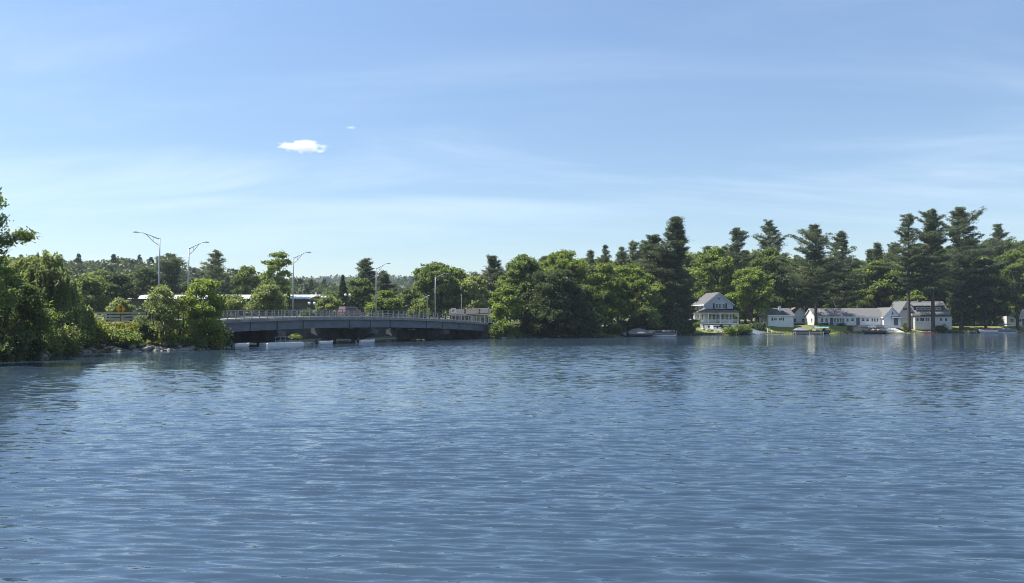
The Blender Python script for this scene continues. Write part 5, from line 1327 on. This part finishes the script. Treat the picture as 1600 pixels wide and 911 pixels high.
def pontoon(px, d, Ln, rz, label, cm=None, fence=None, z=0.0):
    x, y = at(px, d); t = thing('pontoon_boat', label, 'boat', (x, y, z), rz, 'boats along the far shore'); Wd = 2.5
    for s in (-1, 1):
        m = MB(); m.tube([(-Ln/2, s*0.85, 0.12), (Ln/2-0.9, s*0.85, 0.12), (Ln/2-0.3, s*0.85, 0.22), (Ln/2, s*0.85, 0.4)], [0.3, 0.3, 0.22, 0.05], 12); m.build('float', M['aluminium'], t, smooth=True)
    m = MB(); m.box(-Ln/2, Ln/2-0.35, -Wd/2, Wd/2, 0.44, 0.54); m.build('deck', M['weathered_wood'], t)
    m = MB(); pn = MB()
    for x0, y0, x1_, y1_ in ((-Ln/2+0.1, -Wd/2+0.06, Ln/2-0.5, -Wd/2+0.06), (-Ln/2+0.1, Wd/2-0.06, Ln/2-0.5, Wd/2-0.06), (-Ln/2+0.1, -Wd/2+0.06, -Ln/2+0.1, Wd/2-0.06), (Ln/2-0.5, -Wd/2+0.06, Ln/2-0.5, -0.4)):
        pn.obox(((x0+x1_)/2, (y0+y1_)/2, 0.80), (max(abs(x1_-x0)/2, 0.02), 0, 0), (0, max(abs(y1_-y0)/2, 0.02), 0), (0, 0, 0.2))
        for f in np.linspace(0, 1, 5): m.bar((x0+(x1_-x0)*f, y0+(y1_-y0)*f, 0.54), (x0+(x1_-x0)*f, y0+(y1_-y0)*f, 1.2), 0.03, n=6)
        m.bar((x0, y0, 1.2), (x1_, y1_, 1.2), 0.03, n=6)
    m.build('side_rails', M['galv'], t); pn.build('side_panels', fence or M['hull_white'], t)
    for a, b, c_ in ((-Ln/2+0.3, -Ln/2+1.5, 1), (-Ln/2+0.3, -Ln/2+1.5, -1), (Ln/2-2.2, Ln/2-0.7, 1)):
        m = MB(); m.box(a, b, c_*0.55-0.32, c_*0.55+0.32, 0.55, 0.95); m.box(a, b, c_*0.98-0.1, c_*0.98+0.1, 0.96, 1.3); m.build('seat', M['seat_tan'], t, bevel=0.05)
    m = MB(); m.box(0.1, 0.55, -0.8, -0.15, 0.55, 1.35); m.build('console', M['hull_white'], t, bevel=0.05)
    m = MB(); m.box(-Ln/2-0.45, -Ln/2-0.02, -0.22, 0.22, 0.0, 0.95); m.build('motor', M['hull_dark'], t, bevel=0.06)
    if cm: bimini(t, -Ln/2+0.4, 0.9, Wd*0.98, 1.2, 2.45, cm)
    return t
def dock(px, d, Ln, Wd, rz, label, zt=0.45, dm=None, posts=3, nm='dock', ph=0.0):
    x, y = at(px, d); t = thing(nm, label, 'dock', (x, y, 0), rz)
    m = MB(); n = max(4, int(Ln/0.28))
    for i in range(n): m.box(-Ln/2+i*Ln/n+0.01, -Ln/2+(i+1)*Ln/n-0.01, -Wd/2, Wd/2, zt-0.06, zt)
    for s in (-1, 1): m.box(-Ln/2, Ln/2, s*(Wd/2-0.1)-0.05, s*(Wd/2-0.1)+0.05, zt-0.24, zt-0.062)
    m.build('planks', dm or M['dock_wood'], t)
    for i in range(posts):
        for s in (-1, 1):
            m = MB(); xx = -Ln/2+0.15+(Ln-0.3)*i/(posts-1); m.bar((xx, s*(Wd/2+0.08), -1.6), (xx, s*(Wd/2+0.08), zt+0.25+ph), 0.08); m.build('post', M['weathered_wood'], t)
    return t

# low white boats and floats moored along the bridge
def moored(k, s0, s1, lb):
    c = bp((s0+s1)/2, -1.4, -0.08); Ln = s1-s0
    t = thing('rowing_boat' if k else 'float', lb, 'boat' if k else 'float', c, math.atan2(BR[1], BR[0]) + (0.05 if k else 0), 'white boats and floats along the bridge')
    if k:
        hull_mb(Ln, 1.3, 0.52).build('hull', M['float_white'], t, bevel=0.02)
        for xx in (-Ln*0.22, Ln*0.12):
            m = MB(); m.box(xx-0.14, xx+0.14, -0.5, 0.5, 0.56, 0.62); m.build('seat', M['dock_wood'], t)
        m = MB(); m.box(-Ln/2-0.28, -Ln/2-0.01, -0.15, 0.15, 0.15, 0.85); m.build('motor', M['hull_dark'], t, bevel=0.05)
    else:
        hl = Ln/2; zt = 0.5
        m = MB(); m.loft([[(-hl+a, -0.9, z_), (hl-a, -0.9, z_), (hl-a, 0.9, z_), (-hl+a, 0.9, z_)] for a, z_ in ((0.15, -0.3), (0.0, 0.0), (0.0, zt-0.06), (0.06, zt))]); m.build('hull', M['float_white'], t, bevel=0.03)
        m = MB(); m.box(-hl+0.1, hl-0.1, -0.8, 0.8, zt+0.002, zt+0.05); m.build('decking', M['weathered_wood'], t)
        m = MB()
        for xx in np.linspace(-hl*0.2, hl*0.9, 5): m.bar((xx, 0.6, zt+0.05), (xx, 0.6, zt+0.75), 0.03)
        m.bar((-hl*0.2, 0.6, zt+0.75), (hl*0.9, 0.6, zt+0.75), 0.03); m.build('hand_rail', M['weathered_wood'], t)
moored(1, 0.2, 3.0, 'small white rowing boat moored by the near end of the bridge')
moored(0, 5.2, 11.4, 'long low white float with a hand rail moored along the bridge')
moored(1, 14.6, 17.8, 'white rowing boat moored by the middle of the bridge')
moored(1, 22.8, 26.6, 'white rowing boat moored by the far half of the bridge')

# below the tallest pine
tb = boat(1001, 168.5, 5.6, 2.2, 0.75, 0.12, 'moored boat under a pale peaked tarpaulin below the tallest pine', M['hull_dark'])
cover(tb, 5.6, 2.2, 0.75, 1.25, M['tarp'])
pontoon(1033, 171.5, 6.2, 0.1, 'small pontoon boat with open rails moored beside the tarpaulin-covered boat', None, M['hull_dark'])
tb = boat(982, 168.5, 3.6, 1.5, 0.55, 0.5, 'small dark boat tied up on the grassy-gap side of the covered boat', M['hull_dark']); windshield(tb, 0.3, 1.4, 0.57)
m = MB(); m.box(-1.5, -1.0, -0.5, 0.5, 0.58, 0.8); m.build('seat', M['seat_tan'], tb)
dock(1016, 174.0, 11.5, 1.3, 0.1, 'low grey dock behind the boats below the tallest pine', posts=5, dm=M['weathered_wood'], ph=0.5)
# stairs and dock before the small cottage
xg, yg = at(1180, 190.5); zg = 0.35
st = thing('stairs', 'white railed wooden stairs going down to the water before the bright tree', 'stairs', (xg, yg, 0), 0.0)
topz = zat(512, 191)
m = MB()
for i in range(8): m.box(-1.6+i*0.40, -1.6+(i+1)*0.40, -0.55, 0.55, topz-0.95-i*0.13-0.1, topz-0.95-i*0.13)
m.build('treads', M['white_paint'], st)
for y_ in (-0.62, 0.62):
    m = MB()
    for i in range(15): xx = -1.65+i*0.235; zz = topz - 0.95 - (xx+1.6)*0.325; m.box(xx-0.075, xx+0.075, y_-0.025, y_+0.025, zz-0.55, zz+0.92)
    m.obox((0, y_, topz-0.55), (1.72, 0, -0.56), (0, 0.04, 0), (0, 0, 0.06)); m.build('railing', M['white_paint'], st)
m = MB(); m.box(-3.1, -1.62, -0.7, 0.7, topz-1.05, topz-0.93); m.build('landing', M['white_paint'], st)
m = MB()
for i in range(8): m.box(-3.05+i*0.19, -2.93+i*0.19, -0.68, -0.63, topz-0.92, topz-0.1)
m.box(-3.1, -1.6, -0.69, -0.62, topz-0.12, topz-0.02); m.build('landing_rail', M['white_paint'], st)
dock(1203, 191.5, 6.2, 1.4, 0.12, 'low wooden dock at the foot of the white stairs', zt=0.38)
for px, lb in ((1199, 'white mooring post beside the white stairs'), (1206, 'short white mooring post on the far side of the stairs dock')):
    xx, yy = at(px, 192.8); t = thing('mooring_post', lb, 'post', (xx, yy, 0), 0)
    m = MB(); m.bar((0, 0, -1), (0, 0, zat(513 if px < 1203 else 516.5, 192.8)), 0.11, 0.10, 10); m.build('pole', M['white_paint'], t); m = MB(); m.sphere((0, 0, zat(513 if px < 1203 else 516.5, 192.8)+0.02), 0.12, 0.12, 0.07); m.build('cap', M['white_paint'], t)
# before the trunk of the tall pine
tb = boat(1254, 197.5, 4.6, 1.9, 0.95, 0.06, 'dark boat under a low grey cover beside the blue-canopied boat', M['hull_dark']); cover(tb, 4.6, 1.9, 0.95, 0.9, M['tarp_dark'])
tb = boat(1283, 199.5, 4.9, 2.1, 0.85, 0.08, 'dark boat under a bright blue canopy in front of the long house', M['hull_dark']); bimini(tb, -2.0, 1.6, 2.2, 0.85, 1.75, M['canvas_blue']); windshield(tb, 0.7, 1.9, 0.87)
m = MB(); m.box(-1.8, -1.0, -0.8, 0.8, 0.88, 1.15); m.build('seat', M['seat_tan'], tb)
dock(1263, 196.8, 7.2, 1.2, 0.05, 'pale plank dock in front of the dark covered boat and the blue canopy', zt=0.40)
# storage box, sandy cove, tower boat
xx, yy = at(1327.5, 206.2); zz = gz(xx, yy); bx_ = thing('storage_box', 'dark upright box standing on the lawn edge by the sandy cove', 'storage box', (xx, yy, zz), -0.5)
m = MB(); m.box(-0.62, 0.62, -0.5, 0.5, -0.2, 1.45); m.build('body', M['dark_wood'], bx_); m = MB(); m.obox((0, 0, 1.53), (0.68, 0, 0), (0, 0.56, 0.05), (0, 0, 0.05)); m.build('lid', M['dark_trim'], bx_)
tb = boat(1364, 202.5, 6.0, 2.3, 0.85, math.pi+0.08, 'dark wake boat with a curved tower arch before the sandy cove', M['hull_dark']); windshield(tb, 0.9, 2.1, 0.88)
m = MB(); m.tube([(0.9, -1.08, 0.85), (0.5, -1.0, 1.8), (0.2, -0.7, 2.15), (0.2, 0.7, 2.15), (0.5, 1.0, 1.8), (0.9, 1.08, 0.85)], 0.05, 8); m.tube([(-0.9, -1.08, 0.85), (-0.3, -1.0, 1.8), (0.2, -0.7, 2.13), (0.2, 0.7, 2.13), (-0.3, 1.0, 1.8), (-0.9, 1.08, 0.85)], 0.04, 8); m.build('tower', M['aluminium'], tb, smooth=True)
for s in (-1, 1):
    m = MB(); m.obox((0.3, s*0.98, 1.75), (0.5, 0, 0.06), (0, 0.05, 0), (0, 0, 0.16)); m.build('board_rack', M['hull_white'], tb)
for a in (-1.9, -0.6):
    m = MB(); m.box(a, a+0.8, -0.85, 0.85, 0.88, 1.22); m.build('seat', M['seat_tan'], tb, bevel=0.05)
xx, yy = at(1396, 206.5); rp = thing('boat_ramp', 'white tilted boat ramp panel at the water beside the wake boat', 'ramp', (xx, yy, 0), -0.12)
m = MB(); slab(m, [(-2.1, -1.9, 0.25), (2.1, -1.9, 0.25), (1.2, 2.4, 1.25), (-2.6, 2.4, 1.25)], 0.09); m.build('panel', M['sidewalk'], rp)
m = MB()
for s in (-1.7, 1.5): m.obox((s, 0.2, 0.66), (0.07, 0, 0), (0, 2.0, 0.46), (0, 0, 0.09)); m.bar((s, -1.5, -1), (s, -1.5, 0.33), 0.06); m.bar((s, 2.0, -0.3), (s, 2.0, 1.1), 0.06)
m.build('supports', M['weathered_wood'], rp)
# canoe under the thick pine
xx, yy = at(1454, 213.2); zz = gz(xx, yy); cn = thing('canoe', 'reddish brown canoe lying on the shore at the roots of the thick pine', 'canoe', (xx, yy, zz+0.28), 0.25)
m = MB(); rings = []
for u in np.linspace(0, 1, 11):
    w = 0.42*math.sin(math.pi*min(max(u, 0.015), 0.985))**0.7; e = 0.16*abs(2*u-1)**3; x = -2.3+4.6*u
    rings.append([(x, -w, 0.12+e), (x, -w*0.8, -0.14+e), (x, 0, -0.22+e*1.1), (x, w*0.8, -0.14+e), (x, w, 0.12+e), (x, w*0.9, 0.10+e), (x, 0, -0.12+e), (x, -w*0.9, 0.10+e)])
m.loft(rings).build('hull', M['canoe_red'], cn, smooth=True)
m = MB(); m.box(-0.8, -0.6, -0.36, 0.36, 0.06, 0.09); m.box(0.6, 0.8, -0.36, 0.36, 0.06, 0.09); m.build('seat', M['dock_wood'], cn)
# by the photo's edge
tb = boat(1543, 216.0, 4.6, 2.0, 0.8, math.pi-0.1, 'white boat under a crimson pink cover near the shaded shore', M['hull_white']); cover(tb, 3.6, 1.8, 0.85, 0.55, M['canvas_pink'])
pontoon(1570, 219.5, 6.0, 0.05, 'pontoon boat with a dark grey canopy near the photo edge', M['canvas_grey'], M['canvas_grey'])
dock(1556, 222.5, 9.0, 1.3, 0.1, 'dark shaded dock behind the pink-covered boat', posts=4, dm=M['weathered_wood'])
dock(1518, 217.5, 5.0, 1.2, 1.2, 'short grey dock under the dark broad tree', dm=M['weathered_wood'])

# white lawn chairs before the porch
def lawn_chair():
    t = thing('lawn_chair', 'x', 'lawn chair', (0, 0, 0), 0, 'white lawn chairs before the porch')
    m = MB()
    for i in range(5): m.obox((-0.26+i*0.13, 0.05, 0.33), (0.055, 0, 0), (0, 0.29, -0.07), (0, 0.002, 0.012))
    m.build('seat', M['white_paint'], t); m = MB()
    for i in range(5): m.obox((-0.26+i*0.13, 0.5, 0.68), (0.056, 0, 0), (0, 0.12, 0.42), (0, 0.012, -0.003))
    m.build('backrest', M['white_paint'], t)
    for s in (-1, 1):
        m = MB(); m.box(s*0.36-0.075, s*0.36+0.075, -0.36, 0.45, 0.545, 0.575); m.build('armrest', M['white_paint'], t)
        m = MB(); m.box(s*0.36-0.02, s*0.36+0.02, -0.3, -0.2, 0, 0.54); m.build('leg', M['white_paint'], t)
        m = MB(); m.obox((s*0.33, 0.22, 0.17), (0.018, 0, 0), (0, 0.5, -0.13), (0, 0.012, 0.05)); m.build('leg', M['white_paint'], t)
    return t
lc0 = lawn_chair()
for i, (px, d, rz, lb) in enumerate(((1099, 190.5, 0.5, 'white slatted lawn chair nearest the corner of the porch'), (1106, 189.8, 0.3, 'white slatted lawn chair beside the corner chair'), (1112, 190.4, -0.2, 'white slatted lawn chair in the middle of the five on the lawn'),
        (1120, 188.2, 0.35, 'white slatted lawn chair of the front pair, nearer the porch corner'), (1128, 188.4, 0.5, 'white slatted lawn chair of the front pair, nearer the hedge'))):
    o = lc0 if i == 0 else copy_tree(lc0)
    x, y = at(px, d); o.location = (x, y, gz(x, y)+0.06); o.rotation_euler.z = rz; o.scale = (1.25, 1.25, 1.25); o['label'] = lb

# ------------------------------------------------------------------ rocks along the waterline
def rock_mesh(seed):
    import bmesh
    bm = bmesh.new(); bmesh.ops.create_icosphere(bm, subdivisions=3, radius=1); r = np.random.default_rng(seed)
    P = r.normal(size=(9, 3)); P /= np.linalg.norm(P, axis=1)[:, None]; D = r.uniform(0.55, 0.9, 9)
    for v in bm.verts:
        c = np.array(v.co)
        for p, d_ in zip(P, D):
            k = c @ p - d_
            if k > 0: c = c - p*k*0.92
        c = c*(1+0.04*math.sin(7*c[0]+seed)+0.04*math.sin(9*c[1]))
        v.co = c
    me = bpy.data.meshes.new('boulder'); bm.to_mesh(me); bm.free(); me.materials.append(M['rock']); return me
RM = [rock_mesh(s) for s in range(5)]; rr = random.Random(8)
def rock(x, y, s, label, group, z=None):
    o = obj('boulder', RM[rr.randrange(5)]); o.location = (x, y, (gz(x, y) if z is None else z) + s*0.12)
    o.rotation_euler = (rr.uniform(-.3, .3), rr.uniform(-.3, .3), rr.uniform(0, 6.28)); o.scale = (s*rr.uniform(.9, 1.5), s*rr.uniform(.8, 1.2), s*rr.uniform(.45, .75))
    tag(o, label, 'boulder', group)
for k in range(95):
    px = 62 + (352-62)*(k+rr.random())/95
    d = float(np.interp(px, [62, 100, 150, 217, 290, 335, 352], [77, 84, 88.5, 90, 93, 98, 101])) + rr.uniform(-0.5, 0.9)
    x, y = at(px, d); rock(x, y, rr.choice((0.22, 0.28, 0.35, 0.42, 0.55)), 'grey boulder lying at the waterline below the bank bushes', 'boulders along the near bank')
for k in range(16):
    s = -2.2 + rr.random()*3.4; w = rr.uniform(-1.5, 1.5); p = bp(s, w-1.2, 0); rock(p[0], p[1], rr.uniform(0.25, 0.5), 'grey boulder at the near foot of the bridge', 'boulders at the near bridge foot', z=-0.05)
for k in range(26):
    px = 560 + 110*rr.random(); x, y = at(px, 163 + rr.uniform(-2, 3.0)); rock(x, y, rr.uniform(0.4, 0.9), 'sunlit boulder on the bank seen under the bridge', 'boulders seen under the bridge', z=0.1+rr.random()*0.4)
for k in range(14):
    p = bp(BL-0.4+rr.random()*3.0, -1.4-rr.random()*2.2, 0); rock(p[0], p[1], rr.uniform(0.25, 0.6), 'pale boulder where the far end of the bridge meets the bank', 'boulders at the far bridge end', z=0.05)
for k in range(60):
    px = 800 + 800*(k+rr.random())/60
    d = float(np.interp(px, [800, 850, 940, 1000, 1060, 1110, 1180, 1250, 1340, 1420, 1500, 1600], [152.5, 156, 163, 171, 176, 184, 191, 199.5, 205, 211, 218, 226])) + rr.uniform(-0.4, 0.4)
    x, y = at(px, d); rock(x, y, rr.uniform(0.12, 0.3), 'low grey boulder edging the shore in front of the houses and point', 'boulders edging the far shore')

# rough grass and weeds on the banks
def tufts(name, fn, n, h, seed, matn, label):
    rng = np.random.default_rng(seed); XY = fn(rng, n); Z = ground(XY[:, 0], XY[:, 1]); k = Z > 0.12; XY, Z = XY[k], Z[k]
    n = len(XY); per = 5; base = np.repeat(np.column_stack([XY, Z]), per, 0)
    up_ = unit(np.column_stack([rng.normal(size=(n*per, 2))*0.45, np.ones(n*per)])); hh = h*rng.uniform(0.5, 1.3, n*per)
    cen = base + up_*hh[:, None]*0.5 + np.column_stack([rng.normal(size=(n*per, 2))*0.12, np.zeros(n*per)])
    me = leaves_mesh(name, cen, hh*0.45, M[matn], rng, np.repeat(rng.uniform(0.1, 0.9, n), per), axis=up_, aspect=2.2, up=0.0, axis_w=0.95)
    o = obj(name, me); o['kind'] = 'stuff'; o['label'] = label
def left_fn(rng, n):
    px = rng.uniform(60, 352, n); d0 = np.interp(px, [62, 100, 150, 217, 290, 335, 352], [77, 84, 88.5, 90, 93, 98, 101.5]); d = d0 + 0.6 + rng.random(n)*5.2
    return np.column_stack([(px-CX)/F*d, d])
tufts('grass', left_fn, 5200, 0.55, 91, 'grass', 'rough green grass and weeds covering the near bank')
def right_fn(rng, n):
    px = rng.uniform(776, 1625, n); d0 = np.interp(px, [776, 850, 940, 1000, 1060, 1110, 1180, 1250, 1340, 1420, 1500, 1625], [151, 156, 163, 171, 176, 184, 191, 199.5, 205, 211, 218, 229]); d = d0 + 0.1 + rng.random(n)**2*2.6
    k = ~((px > 1332) & (px < 1408)); return np.column_stack([(px-CX)/F*d, d])[k]
tufts('grass', right_fn, 3200, 0.26, 92, 'grass', 'rough grass along the far shore below the lawns')

# ------------------------------------------------------------------ a small cloud and the summer haze
def cloud(px, py, d, wpx, hpx, label, seed, dens):
    import bmesh
    x, y = at(px, d); z = zat(py, d); k = m_per_px(d); t = None
    bm = bmesh.new(); bmesh.ops.create_icosphere(bm, subdivisions=4, radius=1)
    for v in bm.verts: v.co = (v.co.x*wpx*k/2, v.co.y*wpx*k*0.35, v.co.z*hpx*k/2)
    me = bpy.data.meshes.new('cloud'); bm.to_mesh(me); bm.free()
    m = bpy.data.materials.new('cloud'); m.use_nodes = True; n, l = m.node_tree.nodes, m.node_tree.links; n.clear()
    out = n.new('ShaderNodeOutputMaterial'); pv = n.new('ShaderNodeVolumePrincipled'); l.new(pv.outputs[0], out.inputs['Volume'])
    pv.inputs['Color'].default_value = (0.972, 0.99, 1, 1); pv.inputs['Anisotropy'].default_value = 0.4
    tc = n.new('ShaderNodeTexCoord'); ln = n.new('ShaderNodeVectorMath'); ln.operation = 'LENGTH'
    mp = n.new('ShaderNodeMapping'); l.new(tc.outputs['Object'], mp.inputs['Vector']); mp.inputs['Scale'].default_value = (2/(wpx*k), 1/(wpx*k*0.35), 2/(hpx*k))
    mn = n.new('ShaderNodeMapping'); mn.inputs['Scale'].default_value = (0.8, 0.8, 1.7); l.new(tc.outputs['Object'], mn.inputs['Vector'])
    l.new(mp.outputs[0], ln.inputs[0])
    nz = n.new('ShaderNodeTexNoise'); l.new(mn.outputs[0], nz.inputs['Vector']); nz.inputs['Scale'].default_value = 7.0/(wpx*k); nz.inputs['Detail'].default_value = 6
    nz.noise_dimensions = '4D'; nz.inputs['W'].default_value = seed
    a = n.new('ShaderNodeMath'); a.operation = 'MULTIPLY_ADD'; l.new(ln.outputs['Value'], a.inputs[0]); a.inputs[1].default_value = -0.45; l.new(nz.outputs['Fac'], a.inputs[2])
    mr = n.new('ShaderNodeMapRange'); l.new(a.outputs[0], mr.inputs['Value']); mr.inputs['From Min'].default_value = 0.16; mr.inputs['From Max'].default_value = 0.44; mr.inputs['To Max'].default_value = dens/(wpx*k)
    l.new(mr.outputs[0], pv.inputs['Density'])
    me.materials.append(m); o = obj('cloud', me); o.location = (x, y, z); tag(o, label, 'cloud')
cloud(471, 229, 3600, 92, 20, 'small white cloud alone in the blue sky above the bridge', 1.7, 16.0)
cloud(546, 199.5, 3600, 22, 6, 'tiny wisp of cloud above the small white cloud', 4.2, 2.5)

m = bpy.data.materials.new('haze'); m.use_nodes = True; n, l = m.node_tree.nodes, m.node_tree.links; n.clear()
out = n.new('ShaderNodeOutputMaterial'); pv = n.new('ShaderNodeVolumePrincipled'); l.new(pv.outputs[0], out.inputs['Volume'])
pv.inputs['Color'].default_value = (0.72, 0.86, 1.0, 1); pv.inputs['Density'].default_value = HAZE = 0.00011; pv.inputs['Anisotropy'].default_value = 0.1
hz = MB(); hz.box(-2640, 2640, -190, 3240, -4.5, 112.0); o = hz.build('haze', m); o['kind'] = 'stuff'
